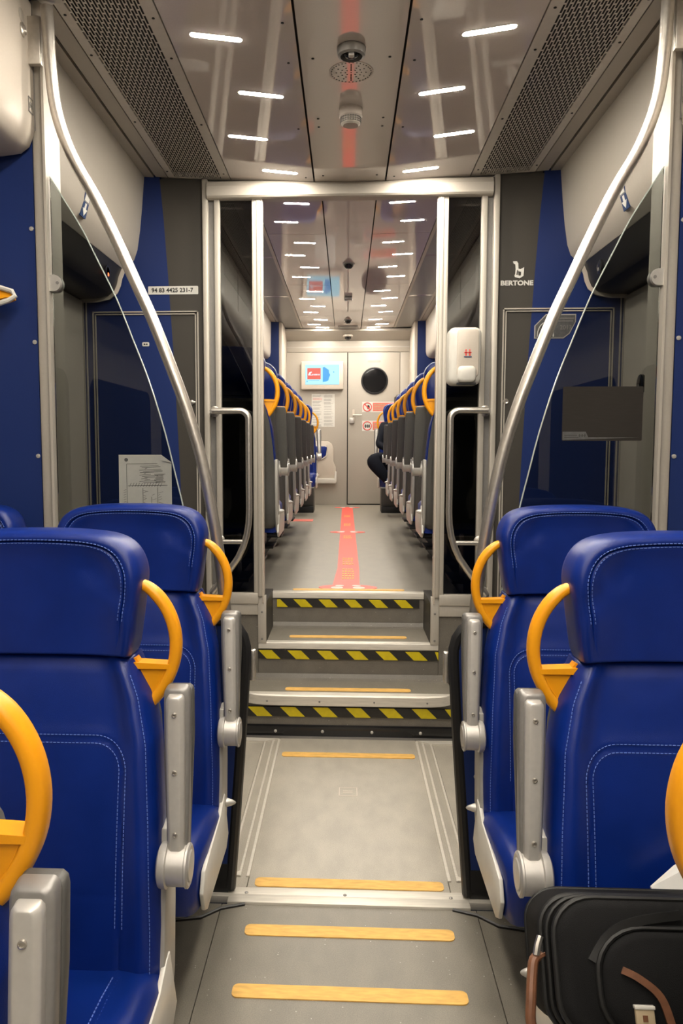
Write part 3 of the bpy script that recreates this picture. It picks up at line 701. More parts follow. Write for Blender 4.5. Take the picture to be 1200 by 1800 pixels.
# stickers on and behind the screens
for s, sd in SIDES:
    t = thing('arrow_sticker', 'blue and white arrow sticker beside the %s curved handrail' % sd, 'sticker', (s * 0.81, 2.43, 2.15), 'arrow stickers by the handrails')
    A, B = Vector((s * 1.1015, 0, 2.392)), Vector((s * 1.0745, 0, 2.488))      # lies on the sloping cove above the door
    nrm = Vector((-s * 0.96, 0, -0.27)); t.location = (s * 1.09, 3.21, 2.43)
    def on_cove(pts, h):
        return [tuple(A + (B - A) * v + Vector((0, 3.175 + u * 0.062, 0)) + nrm * h) for u, v in pts]
    def decal(pts, h, m, name):
        n = len(pts)
        MB().add(on_cove(pts, -0.002) + on_cove(pts, h), [tuple(range(n)), tuple(range(2 * n - 1, n - 1, -1))] + [(i, (i + 1) % n, (i + 1) % n + n, i + n) for i in range(n)]).build(name, m, t, smooth=False)
    decal([(0, 0), (1, 0), (1, 1), (0, 1)], 0.003, M_blueprint, 'sheet')
    decal([(0.5, 0.06), (0.92, 0.34), (0.64, 0.34), (0.64, 0.56), (0.36, 0.56), (0.36, 0.34), (0.08, 0.34)], 0.0045, M_paper, 'arrow')
    decal([(0.12, 0.64), (0.88, 0.64), (0.88, 0.93), (0.12, 0.93)], 0.0045, M_paper, 'white_field')
t = thing('map_sheet', 'paper sheet in glass-dimmed grey with a line network map stuck to the left glass screen', 'poster', (-0.655, 2.425, 1.20))
MB().prism([(-0.738, 1.10), (-0.567, 1.10), (-0.567, 1.400), (-0.600, 1.424), (-0.736, 1.424)], 'y', 2.4235, 2.4258).build('sheet', M_paper_dim, t, smooth=False)
MB().prism([(-0.600, 1.424), (-0.567, 1.400), (-0.594, 1.404)], 'y', 2.420, 2.4232).build('folded_corner', M_paper_dim, t, smooth=False)
mb = MB()
def ln(x0, z0, x1, z1, w=0.0012):
    d = Vector((x1 - x0, z1 - z0)); n = Vector((-d.y, d.x)).normalized() * w / 2
    mb.prism([(x0 + n.x, z0 + n.y), (x1 + n.x, z1 + n.y), (x1 - n.x, z1 - n.y), (x0 - n.x, z0 - n.y)], 'y', 2.4228, 2.4236)
mb.prism(ell(-0.712, 1.408, 0.006, 0.006, 12), 'y', 2.4228, 2.4236)
ln(-0.710, 1.395, -0.612, 1.396); ln(-0.711, 1.395, -0.711, 1.11); ln(-0.708, 1.325, -0.580, 1.327); ln(-0.66, 1.318, -0.66, 1.11); ln(-0.632, 1.29, -0.632, 1.11); ln(-0.612, 1.32, -0.612, 1.11)
for i in range(12): ln(-0.703 + i * 0.009, 1.322, -0.697 + i * 0.009, 1.334, 0.001)
for i in range(26):
    z = 1.31 - i * 0.0075
    ln(-0.722, z, -0.714, z + 0.003, 0.001)
    for xx in (-0.66, -0.632, -0.612):
        if random.random() < 0.7: ln(xx + 0.002, z, xx + random.uniform(0.008, 0.018), z + random.choice((0.004, -0.003)), 0.0009)
for i in range(14): ln(-0.672 + random.uniform(0, 0.02), 1.335 + i * 0.004, -0.655 + random.uniform(0, 0.06), 1.338 + i * 0.004, 0.0011)
for i in range(10): ln(-0.625 + random.uniform(0, 0.01), 1.335 + i * 0.003, -0.60 + random.uniform(0, 0.015), 1.336 + i * 0.003, 0.001)
mb.build('map_lines', M_ink_g, t, smooth=False, kind='stuff')
t = thing('dark_poster', 'dark brown rectangular poster stuck to the right glass screen', 'poster', (0.775, 2.425, 1.55))
MB().prism(rrect(0.655, 0.898, 1.468, 1.634, 0.004, 3), 'y', 2.4240, 2.4257).build('sheet', M_poster, t, smooth=False)
MB().prism([(0.657, 1.470), (0.890, 1.478), (0.735, 1.479), (0.727, 1.496), (0.657, 1.496)], 'y', 2.4232, 2.4246).build('corner_label', M_plate, t, smooth=False)
mb = MB()
for k in range(2): mb.box(0.662, 0.705 - k * 0.004, 2.4224, 2.4233, 1.477 + k * 0.006, 1.480 + k * 0.006)
for k in range(3): mb.prism([(0.708 + k * 0.008, 1.478), (0.712 + k * 0.008, 1.484), (0.708 + k * 0.008, 1.490), (0.705 + k * 0.008, 1.484)], 'y', 2.4224, 2.4233)
mb.build('label_print', M_ink_g, t, smooth=False)

# ------------------------------------------------------------------ near saloon shell
for s, sd in SIDES:
    ws = struct(thing('wall_%s' % sd, loc=(s * 1.44, -0.5, 0)))
    a, b = sorted((s * 1.49, s * 1.53))
    MB().box(a, b, -3.4, 2.43, 0.0, 2.86).build('side_wall', M_cream2, ws)
    a, b = sorted((s * 1.484, s * 1.491))
    for y in (-2.6, -0.9, 0.8): MB().prism([(y + p, q) for p, q in rrect(0, 1.35, 0.95, 1.85, 0.1, 5)], 'x', a, b).build('window_pane', M_port, ws)
struct(MB().box(-1.53, 1.53, -3.45, -3.4, 0.0, 2.86).build('wall_front', M_dgrey, None))
for s, sd in SIDES:
    t = thing('luggage_bin', 'cream overhead luggage bin along the %s wall of the near saloon' % sd, 'luggage bin', (s * 1.2, 0, 2.36), 'near luggage bins')
    pr = [(0.974, 2.80), (0.974, 2.44), (0.978, 2.405), (0.992, 2.372), (1.020, 2.352), (1.08, 2.345), (1.41, 2.345), (1.41, 2.80)]
    MB().prism([(s * a, b) for a, b in pr], 'y', -3.35, 2.425).build('body', M_cream, t, bevel=0.012, seg=3)
    a, b = sorted((s * 0.972, s * 0.976))
    mb = MB(); mb.box(a, b, 2.415, 2.418, 2.42, 2.80); mb.box(a, b, 2.43, 2.432, 2.42, 2.80)
    mb.build('panel_groove', M_silver_d, t)
    mb = MB(); a2, b2 = sorted((s * 1.03, s * 1.40)); mb.box(a2, b2, 2.22, 2.224, 2.3495, 2.353); a3, b3 = sorted((s * 1.05, s * 1.055)); mb.box(a3, b3, -3.0, 2.22, 2.3495, 2.353)
    mb.build('panel_groove', M_silver_d, t)
    MB().lathe([(0.020, 0), (0.020, -0.004 * s), (0.014, -0.007 * s), (0.012, -0.002 * s)], (s * 0.974, 2.345, 2.68), 'x', 16).build('lock', M_steel, t)
    MB().lathe([(0.018, 0), (0.018, -0.001 * s)], (s * 0.974, 2.338, 2.72), 'x', 16).build('lock_cover', M_cream2, t)
    mk = MB()
    X0, X1 = sorted((s * 0.972, s * 0.9742))
    for y0, y1, z0, z1 in ((2.372, 2.375, 2.46, 2.505), (2.402, 2.405, 2.46, 2.505), (2.372, 2.405, 2.46, 2.463), (2.372, 2.405, 2.502, 2.505),
                           (2.382, 2.385, 2.474, 2.492), (2.393, 2.396, 2.474, 2.492), (2.382, 2.396, 2.4815, 2.4845)): mk.box(X0, X1, y0, y1, z0, z1)
    mk.build('square_mark', M_silver_d, t)
t = thing('coat_hook', 'orange hook with a white tip at the left edge against the blue panel', 'hook', (-1.080, 2.40, 1.90))
MB().loft([[(-1.150, 2.36, 1.89), (-1.150, 2.40, 1.875), (-1.150, 2.40, 1.955), (-1.150, 2.37, 1.955)], [(-1.060, 2.355, 1.905), (-1.060, 2.39, 1.895), (-1.060, 2.39, 1.928), (-1.060, 2.365, 1.932)], [(-1.038, 2.36, 1.908), (-1.038, 2.388, 1.902), (-1.038, 2.388, 1.920), (-1.038, 2.366, 1.922)]]).build('hook_body', M_yellow, t)
MB().tube([(-1.150, 2.353, 1.872), (-1.080, 2.35, 1.885), (-1.045, 2.352, 1.897), (-1.028, 2.358, 1.910), (-1.038, 2.36, 1.925), (-1.080, 2.357, 1.938), (-1.150, 2.357, 1.962)], 0.008, 8).build('white_tip', M_white, t)
MB().box(-1.190, -1.145, 2.36, 2.431, 1.86, 1.97).build('mount', M_white, t, bevel=0.006)

# ------------------------------------------------------------------ seats (facing -Y; origin on the floor under the headrest face)
def rec(z):      # recline of the front surface
    return -0.20 * max(0.0, 1.0 - z) - 0.018 * math.sin(PI * min(max((z - 0.4) / 0.6, 0), 1))
def rr_sdf(x, z, x0, x1, z0, z1, r):
    cx_, cz_ = (x0 + x1) / 2, (z0 + z1) / 2
    qx, qz = abs(x - cx_) - (x1 - x0) / 2 + r, abs(z - cz_) - (z1 - z0) / 2 + r
    return math.hypot(max(qx, 0), max(qz, 0)) + min(max(qx, qz), 0) - r
def back_half(z, tab=((0.34, 0.282), (0.5, 0.281), (0.7, 0.272), (0.85, 0.260), (0.94, 0.238), (1.012, 0.205), (1.03, 0.20))):
    for (a, p), (b, q) in zip(tab, tab[1:]):
        if z <= b: return p + (q - p) * (z - a) / (b - a)
    return tab[-1][1]
def dashes(pts, per=0.0078, ln_=0.0052, w=0.0010):
    """little thread stitches laid at even arc length along a polyline"""
    mb = MB(); P = [Vector(p) for p in pts]; cum = [0.0]
    for a, b in zip(P, P[1:]): cum.append(cum[-1] + (b - a).length)
    def at_(t):
        k = 0
        while k < len(P) - 2 and cum[k + 1] < t: k += 1
        L_ = cum[k + 1] - cum[k]
        return P[k].lerp(P[k + 1], (t - cum[k]) / L_ if L_ > 1e-9 else 0)
    t = 0.0
    while t + ln_ < cum[-1]:
        c, e = at_(t), at_(t + ln_)
        d = (e - c).normalized(); n = d.cross(Vector((0, 1, 0)))
        if n.length > 1e-4:
            n = n.normalized() * w; u = Vector((0, -0.0012, 0))
            mb.add([c - n, e - n, e + n, c + n, c - n * 0.4 + u, e - n * 0.4 + u, e + n * 0.4 + u, c + n * 0.4 + u],
                   [(4, 5, 6, 7), (0, 1, 5, 4), (1, 2, 6, 5), (2, 3, 7, 6), (3, 0, 4, 7)])
        t += per
    return mb

def make_seat(sgn):
    root = thing('train_seat', loc=(0, 0, 0))
    L = dict(local=True)
    # ---- headrest: concentric loops of a rounded outline
    half = [(0.0, 1.017), (0.10, 1.017), (0.185, 1.017), (0.2, 1.022), (0.208, 1.06), (0.215, 1.11), (0.221, 1.155), (0.2235, 1.185), (0.219, 1.212), (0.206, 1.238), (0.184, 1.258), (0.150, 1.270), (0.10, 1.276), (0.05, 1.2785), (0.0, 1.279)]
    hp = spline([(a, 0, b) for a, b in half], 3)
    right = [(a, c) for a, _, c in hp]
    out = right + [(-a, c) for a, c in right[-2:0:-1]]
    N = len(out); C0 = (0.0, 1.125)
    def hy(x, z, s_):   # front surface height field
        wing = 0.034 * min(1, (abs(x) / 0.22)) ** 4 * (1 - 0.35 * max(0, (z - 1.1) / 0.18))
        cx_ = 0.158 + (1.18 - z) * 0.70; dish = 0.013 * math.exp(-((abs(x) - cx_) / 0.017) ** 2) * math.exp(-((z - 1.185) / 0.048) ** 2)
        roll = 0.012 * max(0, (z - 1.2) / 0.08) ** 2
        return -0.008 - wing + dish - roll
    def loop(k, y=None, edge=0.0):
        r = []
        for x, z in out:
            X = C0[0] + (x - C0[0]) * k; Z = C0[1] + (z - C0[1]) * k
            if z < 1.03: Z = z + (C0[1] - z) * (1 - k) * 0.9
            ed = edge if z > 1.12 or edge > 0.006 else edge * max(0.0, (z - 1.02) / 0.10)
            r.append((X, (hy(X, Z, k) if y is None else y) + ed, Z))
        return r
    lev = [(0.93, 0.085, None), (0.985, 0.075, None), (1.0, 0.055, None), (1.0, 0.02, None)]
    rings = [loop(k, y) for k, y, _ in lev]
    for k, e in ((1.0, 0.034), (0.992, 0.020), (0.972, 0.008), (0.94, 0.0), (0.90, -0.004), (0.875, -0.003), (0.866, 0.0), (0.860, 0.0035), (0.854, 0.0), (0.84, -0.0025), (0.79, -0.002), (0.68, 0.0), (0.55, 0), (0.4, 0), (0.25, 0), (0.1, 0), (0.02, 0)):
        rings.append(loop(k, None, e))
    h = MB().loft(rings).build('headrest', M_leather, root, angle=80, **L)
    cut = lambda r, zmin: [p for p in r if p[2] > zmin]
    def loop_path(k, e):
        r = loop(k, None, e); i0 = next(i for i in range(N) if out[i][1] > 1.09 and out[i][0] > 0)
        seq = [r[(i0 + i) % N] for i in range(N)]
        return [p for p, q in zip(seq, [out[(i0 + i) % N] for i in range(N)]) if q[1] > 1.085]
    s1 = dashes(loop_path(0.885, -0.0048)); s2 = dashes(loop_path(0.838, -0.0038))
    s1.add(s2.v, s2.f); s1.build('stitching', M_stitch, h, smooth=False, kind='stuff', **L)
    # ---- backrest height field
    def by(u, z):
        hw = back_half(z); x = u * hw
        bol = -0.022 * math.exp(-((abs(u) - 0.86) / 0.11) ** 2)
        d = rr_sdf(x, z, -0.195, 0.195, 0.30, 0.858, 0.06)
        gro = 0.0042 * math.exp(-(d / 0.0032) ** 2) - (0.004 if d < 0 else 0.004 * math.exp(-(d / 0.02) ** 2))
        eu = max(0, (abs(u) - 0.93) / 0.07); edge = 0.03 * eu ** 2.5
        et = max(0, (z - 0.985) / 0.03); edge += 0.012 * et ** 2
        seam = 0.002 * math.exp(-((z - 0.56) / 0.003) ** 2) if d < 0 else 0
        se = 0.0025 * math.exp(-((abs(u) - 0.945) / 0.012) ** 2)
        return rec(z) + bol + gro + edge + seam + se
    nu, nz_ = 84, 92
    us = [-1 + 2 * i / nu for i in range(nu + 1)]; zs = [0.345 + (1.016 - 0.345) * j / nz_ for j in range(nz_ + 1)]
    vs = []; fs = []
    for z in zs:
        hw = back_half(z)
        for u in us: vs.append((u * hw, by(u, z), z))
    W = nu + 1
    for j in range(nz_):
        for i in range(nu): fs.append((j * W + i, j * W + i + 1, (j + 1) * W + i + 1, (j + 1) * W + i))
    base = len(vs)
    for z in zs:
        hw = back_half(z) * 0.985
        vs += [(-hw, rec(z) + 0.07, z), (hw, rec(z) + 0.07, z)]
    for j in range(nz_):
        b0 = base + 2 * j
        fs += [(j * W, (j + 1) * W, b0 + 2, b0), (j * W + nu, b0 + 1, b0 + 3, (j + 1) * W + nu), (b0, b0 + 2, b0 + 3, b0 + 1)]
    fs.append(tuple(range(W - 1, -1, -1)) + (base, base + 1)); t0 = nz_ * W
    fs.append(tuple(t0 + i for i in range(W)) + (base + 2 * nz_ + 1, base + 2 * nz_))
    bk = MB().add(vs, fs).build('backrest', M_leather, root, angle=60, **L)
    def on_back(x, z, e=-0.0014): return (x, by(max(-1, min(1, x / back_half(z))), z) + e, z)
    def rpath(off):
        x1, zt, r = 0.195 + off, 0.858 + off, 0.06 + off
        pts = [(x1, 0.50 + (zt - r - 0.50) * i / 30) for i in range(31)] + arc(x1 - r, zt - r, r, 0, 90, 10) + [(x1 - r - (2 * (x1 - r)) * i / 24, zt) for i in range(1, 24)] + arc(-x1 + r, zt - r, r, 90, 180, 10) + [(-x1, zt - r - (zt - r - 0.50) * i / 30) for i in range(31)]
        return [on_back(a, b) for a, b in pts]
    s1 = dashes(rpath(0.007))
    for q in (dashes(rpath(-0.008)), dashes([on_back(back_half(z) * 0.925, z) for z in [0.42 + 0.57 * i / 50 for i in range(51)]]), dashes([on_back(-back_half(z) * 0.925, z) for z in [0.42 + 0.57 * i / 50 for i in range(51)]])):
        s1.add(q.v, q.f)
    s1.build('stitching', M_stitch, bk, smooth=False, kind='stuff', **L)
    # ---- cushion
    prof = [(-0.06, 0.405), (-0.14, 0.418), (-0.22, 0.430), (-0.32, 0.437), (-0.39, 0.434), (-0.425, 0.424), (-0.445, 0.405), (-0.452, 0.37), (-0.448, 0.31), (-0.430, 0.272), (-0.36, 0.268), (-0.2, 0.268), (-0.06, 0.275)]
    rings = []
    for u in (-1, -0.985, -0.955, -0.90, -0.80, -0.6, -0.3, 0, 0.3, 0.6, 0.80, 0.90, 0.955, 0.985, 1):
        k = max(0, (abs(u) - 0.90) / 0.10) ** 2; bol = 0.008 * math.exp(-((abs(u) - 0.86) / 0.09) ** 2)
        rings.append([(u * (0.284 - 0.012 * max(0, (-y - 0.3) / 0.15)), y + 0.02 * k * (1 if y < -0.4 else 0), (z - 0.022 * k if z > 0.38 else z + 0.012 * k) + (bol if z > 0.4 else 0)) for y, z in prof])
    cu = MB().loft(rings).build('cushion', M_leather, root, angle=50, **L)
    def topz(y):
        for (a, p), (b, q) in zip(prof, prof[1:]):
            if b <= y <= a: return p + (q - p) * (y - a) / (b - a)
        return 0.43
    s1 = MB()
    for xx in (0.192, 0.205, -0.192, -0.205):
        pts = [(xx, -0.15 - 0.27 * i / 20, topz(-0.15 - 0.27 * i / 20) + 0.0025) for i in range(21)]
        P = [Vector(p) for p in pts]
        acc = 0.0
        for i in range(26):
            y = -0.15 - i * 0.0105
            if y < -0.42: break
            s1.box(xx - 0.0012, xx + 0.0012, y - 0.006, y, topz(y) + 0.001, topz(y) + 0.0032)
    s1.build('stitching', M_stitch, cu, smooth=False, kind='stuff', **L)
    # ---- rear shell
    rings = []
    for z in (0.30, 0.33, 0.45, 0.6, 0.75, 0.88, 0.95, 0.985, 1.005):
        hw = back_half(z) * 0.97; y = rec(z)
        y0, y1 = y + 0.060, y + 0.125
        if z <= 0.30 or z > 1.0: y1 -= 0.025; hw *= 0.96
        rings.append([(-hw, y0, z), (-hw, y1 - 0.03, z), (-hw * 0.92, y1 - 0.008, z), (-hw * 0.6, y1, z), (hw * 0.6, y1, z), (hw * 0.92, y1 - 0.008, z), (hw, y1 - 0.03, z), (hw, y0, z)])
    MB().loft(rings).build('back_shell', M_shell, root, angle=40, **L)
    # ---- light rail up the aisle edge of the back and light shell beside the cushion
    poly = [(rec(0.90) + 0.03, 0.90), (rec(0.90) + 0.055, 0.90), (rec(0.68) + 0.085, 0.68), (rec(0.5) + 0.105, 0.5), (rec(0.35) + 0.11, 0.36), (rec(0.3) + 0.09, 0.29), (rec(0.3) + 0.05, 0.27), (rec(0.3) + 0.0, 0.28), (rec(0.4) + 0.004, 0.40), (rec(0.55) + 0.012, 0.55), (rec(0.68) + 0.02, 0.68)]
    rail = [(y, z) for y, z in poly if z <= 0.68]
    a, b = sorted((sgn * 0.268, sgn * 0.285))
    MB().prism(rail, 'x', a, b).build('side_rail', M_rail, root, bevel=0.004, **L)
    poly = [(-0.10, 0.425), (-0.16, 0.398), (-0.30, 0.388), (-0.40, 0.376), (-0.428, 0.33), (-0.405, 0.275), (-0.37, 0.256), (-0.06, 0.252), (-0.02, 0.28), (-0.05, 0.36), (-0.075, 0.43)]
    a, b = sorted((sgn * 0.277, sgn * 0.288))
    MB().prism(poly, 'x', a, b).build('side_shell', M_white, root, bevel=0.003, **L)
    kx = sgn * 0.289
    MB().lathe([(0.013, 0), (0.012, sgn * 0.006), (0.008, sgn * 0.018), (0.004, sgn * 0.026), (0.001, sgn * 0.028)], (kx, -0.06, 0.395), 'x', 14).build('recline_knob', M_silver, root, **L)
    # ---- grab handle
    hpts = spline([(0.212, 0.020, 1.168), (0.236, 0.020, 1.156), (0.263, 0.020, 1.126), (0.281, 0.020, 1.088), (0.288, 0.020, 1.044), (0.283, 0.020, 1.000), (0.268, 0.020, 0.962), (0.247, 0.020, 0.930), (0.232, 0.020, 0.915)], 4)
    sec = [(math.copysign(abs(math.cos(a)) ** 0.7, math.cos(a)) * 0.0125, math.copysign(abs(math.sin(a)) ** 0.7, math.sin(a)) * 0.018) for a in [2 * PI * i / 12 for i in range(12)]]
    sc_ = [0.75 + 0.25 * min(1, i / 6) for i in range(len(hpts))]
    hd_ = MB().sweep([(sgn * a, b, c) for a, b, c in hpts], [(x * 1.0, y) for x, y in sec], up=(sgn * 1.0, 0, 0.02), scales=sc_)
    inner = [(a - 0.006, c) for a, _, c in hpts if c < 1.004]
    web = [(0.192, 1.010), (0.205, 1.012), (0.212, 1.002)] + [(0.276, 0.998)] + inner + [(0.226, 0.925)]
    hd_.prism([(sgn * a, b) for a, b in web], 'y', 0.010, 0.034)
    hd_.prism([(sgn * a, b) for a, b in [(0.19, 0.990), (0.19, 1.004), (0.278, 1.000), (0.278, 0.990)]], 'y', 0.003, 0.038)
    hd_.build('grab_handle', M_yellow, root, angle=50, **L)
    # ---- folded armrest
    ax = sgn * 0.300; b0, t1 = Vector((sgn * 0.312, -0.105, 0.640)), Vector((ax, -0.040, 0.960)); AL = (t1 - b0).length
    d = (t1 - b0).normalized()
    def bar(w, dep, y_off, top, k0=0.78, ch=0.3):
        path = [b0 + Vector((0, y_off, 0)) - d * 0.005] + [b0 + Vector((0, y_off, 0)) + d * (AL + top) * f for f in (0.25, 0.7, 0.955, 0.985, 1.0)]
        sc = [k0, k0 + (1 - k0) * 0.35, 1.0, 1.0, 0.93, 0.70]
        sec_ = [(-w, dep), (-w, -dep * (1 - ch * 1.4)), (-w * (1 - ch), -dep), (w * (1 - ch), -dep), (w, -dep * (1 - ch * 1.4)), (w, dep)]
        mb = MB(); rings = []
        for p, k in zip(path, sc): rings.append([(p.x + x * k, p.y + y, p.z + y * 0.15) for x, y in sec_])
        return mb.loft(rings)
    ar = bar(0.0265, 0.014, 0.012, 0.004).build('armrest', M_silver_d, root, bevel=0.003, **L)
    bar(0.0185, 0.012, -0.008, -0.008, 0.86, 0.42).build('inner_bar', M_silver, ar, bevel=0.002, **L)
    bar(0.0290, 0.012, 0.034, 0.0, 0.60, 0.2).build('arm_pad', M_shell, ar, bevel=0.005, **L)
    for f in (0.17, 0.53, 0.87):
        p = b0 + d * AL * f
        sc = MB().lathe([(0.0050, 0.002), (0.0050, -0.0015), (0.0033, -0.0022), (0.0026, -0.0005)], (p.x, p.y - 0.0215, p.z), 'y', 12)
        sc.build('screw', M_steel, ar, **L)
    hx0, hx1 = sgn * 0.276, sgn * 0.340
    sg = sgn
    MB().lathe([(0.034, 0), (0.042, sg * 0.004), (0.044, sg * 0.012), (0.044, sg * 0.018), (0.039, sg * 0.020), (0.039, sg * 0.054), (0.042, sg * 0.056), (0.042, sg * 0.060), (0.037, sg * 0.0625), (0.030, sg * 0.0610), (0.028, sg * 0.064), (0.002, sg * 0.065)], (hx0, b0.y, b0.z - 0.012), 'x', 28).build('hinge', M_silver, ar, **L)
    # ---- pedestal
    MB().box(-0.05, 0.05, -0.26, -0.10, 0.015, 0.29).build('pedestal', M_black, root, bevel=0.01, **L)
    MB().box(-0.12, 0.12, -0.32, -0.04, 0.0, 0.02).build('foot_plate', M_black, root, bevel=0.004, **L)
    return root
seatA = make_seat(1)      # arm and handle at +x
seatB = make_seat(-1)
used = {}
def place(src, x, y, z, rz, label, group, skip=()):
    k = id(src)
    if k not in used and not skip: o = src; used[k] = 1
    else: o = copy_tree(src, None, skip)
    o.location = (x, y, z); o.rotation_euler = (0, 0, rz)
    return tag(o, label, 'seat', group)
G1 = 'blue leather seats of the near saloon'
place(seatA, -0.652, 2.25, 0, 0, 'blue leather aisle seat on the left, in front of the map sheet and low partition', G1)
place(seatB, 0.660, 2.25, 0, 0, 'blue leather aisle seat on the right, in front of the right low partition', G1)
place(seatA, -0.652, 1.54, 0, 0, 'large blue leather seat on the left, one row nearer than the partition seat', G1, skip=('recline_knob',))
place(seatB, 0.660, 1.54, 0, 0, 'large blue leather seat on the right carrying the black suitcase', G1)
place(seatA, -0.657, 0.835, 0, 0, 'nearest left seat, only its yellow handle and armrest in the bottom left corner', G1)
place(seatB, 0.655, 0.835, 0, 0, 'nearest right seat, only its yellow handle showing at the right edge', G1, skip=('armrest',))
place(seatA, -1.196, 2.25, 0, 0, 'blue window seat at the left edge, only the corner of its headrest visible', G1, skip=('grab_handle', 'armrest', 'recline_knob', 'side_rail', 'side_shell')).scale = (0.90, 1, 1)
G2 = 'rear saloon seats seen from behind'
for i in range(6):
    o1 = ORD[i]
    place(seatB, -0.668, 4.15 + 0.70 * i, 0.70, PI, '%s seat back from the doorway in the left rear row, grey shell and yellow handle' % o1, G2)
    place(seatA, 0.686, 4.15 + 0.70 * i, 0.70, PI, '%s seat back from the doorway in the right rear row, grey shell and yellow handle' % o1, G2)
place(seatA, -0.655, 9.5, 0.70, 0, 'blue seat at the far end of the left rear row, facing the camera', 'rear saloon seats facing the camera', skip=('pedestal', 'foot_plate'))
place(seatB, 0.655, 9.5, 0.70, 0, 'blue seat at the far end of the right rear row, facing the camera', 'rear saloon seats facing the camera', skip=('pedestal', 'foot_plate'))
for s, sd in SIDES:      # plinths carrying the rear seats
    a, b = sorted((s * 0.63, s * 0.71))
    tag(MB().box(a, b, 4.2, 8.2, Z3, 0.70).build('seat_plinth', M_black, None, bevel=0.004), 'long black plinth on the floor under the %s rear seats' % sd, 'plinth')
    a, b = sorted((s * 0.425, s * 0.95))
    t = thing('equipment_box', 'dark grey box on the floor under the end of the %s rear row' % sd, 'box', (s * 0.69, 9.8, Z3), 'equipment boxes under the end seats')
    MB().box(a, b, 9.60, 10.0, Z3, 0.70).build('base', M_black, t, bevel=0.004)
    MB().box(a, b, 9.66, 10.0, 0.70, 0.93).build('cabinet', M_shell, t, bevel=0.006)

# ------------------------------------------------------------------ rear saloon shell
for s, sd in SIDES:
    wr = struct(thing('wall_%s' % sd, loc=(s * 1.42, 7.5, Z3)))
    a, b = sorted((s * 1.42, s * 1.46))
    MB().box(a, b, YB + 0.03, 11.0, 0.55, 3.2).build('side_wall', M_cream2, wr)
    a, b = sorted((s * 1.413, s * 1.421))
    for y in (4.4, 6.1, 7.8): MB().prism([(y + p, q) for p, q in rrect(0, 1.4, 1.55, 2.45, 0.1, 5)], 'x', a, b).build('window_pane', M_port, wr)
    t = thing('luggage_bin', 'cream overhead luggage bin along the %s wall of the rear saloon' % sd, 'luggage bin', (s * 1.2, 7, 2.6), 'rear luggage bins')
    pr = [(1.005, 3.07), (1.010, 2.68), (1.02, 2.63), (1.05, 2.60), (1.10, 2.59), (1.41, 2.59), (1.41, 3.07)]
    MB().prism([(s * a_, b_) for a_, b_ in pr], 'y', 4.95, 10.18).build('body', M_cream, t)
    for y in (5.6, 7.1, 8.6):
        a, b = sorted((s * 1.003, s * 1.007)); MB().box(a, b, y, y + 0.004, 2.68, 3.05).build('panel_groove', M_silver_d, t)
    we = struct(thing('wall_end_panel_' + sd, loc=(s * 1.1, 10.2, Z3)))
    a, b = sorted((s * 0.905, s * 1.42))
    MB().box(a, b, 10.19, 10.23, Z3, 3.08).build('blue_panel', M_blue, we)
    a, b = sorted((s * 0.862, s * 0.905))
    MB().box(a, b, 10.19, YE, Z3, 3.08).build('end_jamb', M_cream, we, bevel=0.008)
    a, b = sorted((s * 0.905, s * 1.42))
wb = struct(thing('wall_back', loc=(0, YE, Z3)))
MB().box(-1.42, 1.42, YE, YE + 0.04, Z3, 3.2).build('end_wall', M_cream2, wb)
MB().box(-0.862, 0.862, YE - 0.012, YE, 2.775, 2.93).build('upper_panel', M_cream2, wb, bevel=0.004)
MB().box(-0.862, 0.862, YE - 0.016, YE - 0.010, 2.838, 2.848).build('upper_seam', M_silver, wb)
MB().box(-0.862, -0.008, YE - 0.010, YE, Z3, 2.768).build('wall_panel', M_cream2, wb, bevel=0.003)
MB().box(0.735, 0.862, YE - 0.010, YE, Z3, 2.768).build('wall_panel', M_cream2, wb, bevel=0.003)
struct(MB().prism([(10.70, 3.06), (10.70, 3.03), (YE, 2.93), (YE, 3.06)], 'x', -0.862, 0.862).build('trim_3', M_cream2, None, smooth=False))
t = thing('dome_camera', 'small round dome camera on the sloped panel above the end door', 'camera', (0, 10.84, 2.975))
MB().lathe([(0.07, 0.01), (0.07, -0.01), (0.055, -0.018)], (0, 10.84, 2.982), n=24).build('ring', M_cream, t)
MB().lathe([(0.048, -0.016), (0.042, -0.04), (0.022, -0.056), (0.001, -0.06)], (0, 10.84, 2.982), n=20).build('dome', M_black_g, t)
# end door with porthole
d = struct(thing('door_3', loc=(0.36, YE, Z3)))
MB().box(0.006, 0.728, YE - 0.018, YE, Z3 + 0.015, 2.765).build('leaf', M_cream2, d, bevel=0.004)
MB().box(-0.006, 0.005, YE - 0.008, YE - 0.001, Z3, 2.768).build('door_gap', M_dark, d)
MB().box(0.006, 0.73, YE - 0.006, YE - 0.001, Z3, Z3 + 0.016).build('door_gap', M_dark, d)
pc = (0.377, 0, 2.372)
MB().lathe([(0.190, -0.018), (0.188, -0.032), (0.172, -0.034), (0.164, -0.020), (0.164, -0.010)], (pc[0], YE, pc[2]), 'y', 40).build('porthole_ring', M_black, d)
MB().lathe([(0.168, -0.0185), (0.168, -0.022)], (pc[0], YE, pc[2]), 'y', 40).build('porthole_glass', M_port, d)
hn = MB().prism(rrect(0.068, 0.098, 1.80, 1.975, 0.012, 4), 'y', YE - 0.024, YE - 0.018).build('handle_plate', M_cream, d)
MB().tube([(0.083, YE - 0.024, 1.892), (0.083, YE - 0.06, 1.892), (0.10, YE - 0.066, 1.892), (0.20, YE - 0.066, 1.890)], 0.011, 10).build('lever', M_white, d)
MB().box(0.026, 0.092, YE - 0.05, YE - 0.018, 1.775, 1.855).build('lock_body', M_silver, d, bevel=0.006)
MB().prism(rrect(0.28, 0.46, 2.63, 2.66, 0.012, 3), 'y', YE - 0.020, YE - 0.0175).build('door_plate', M_cream2, d)
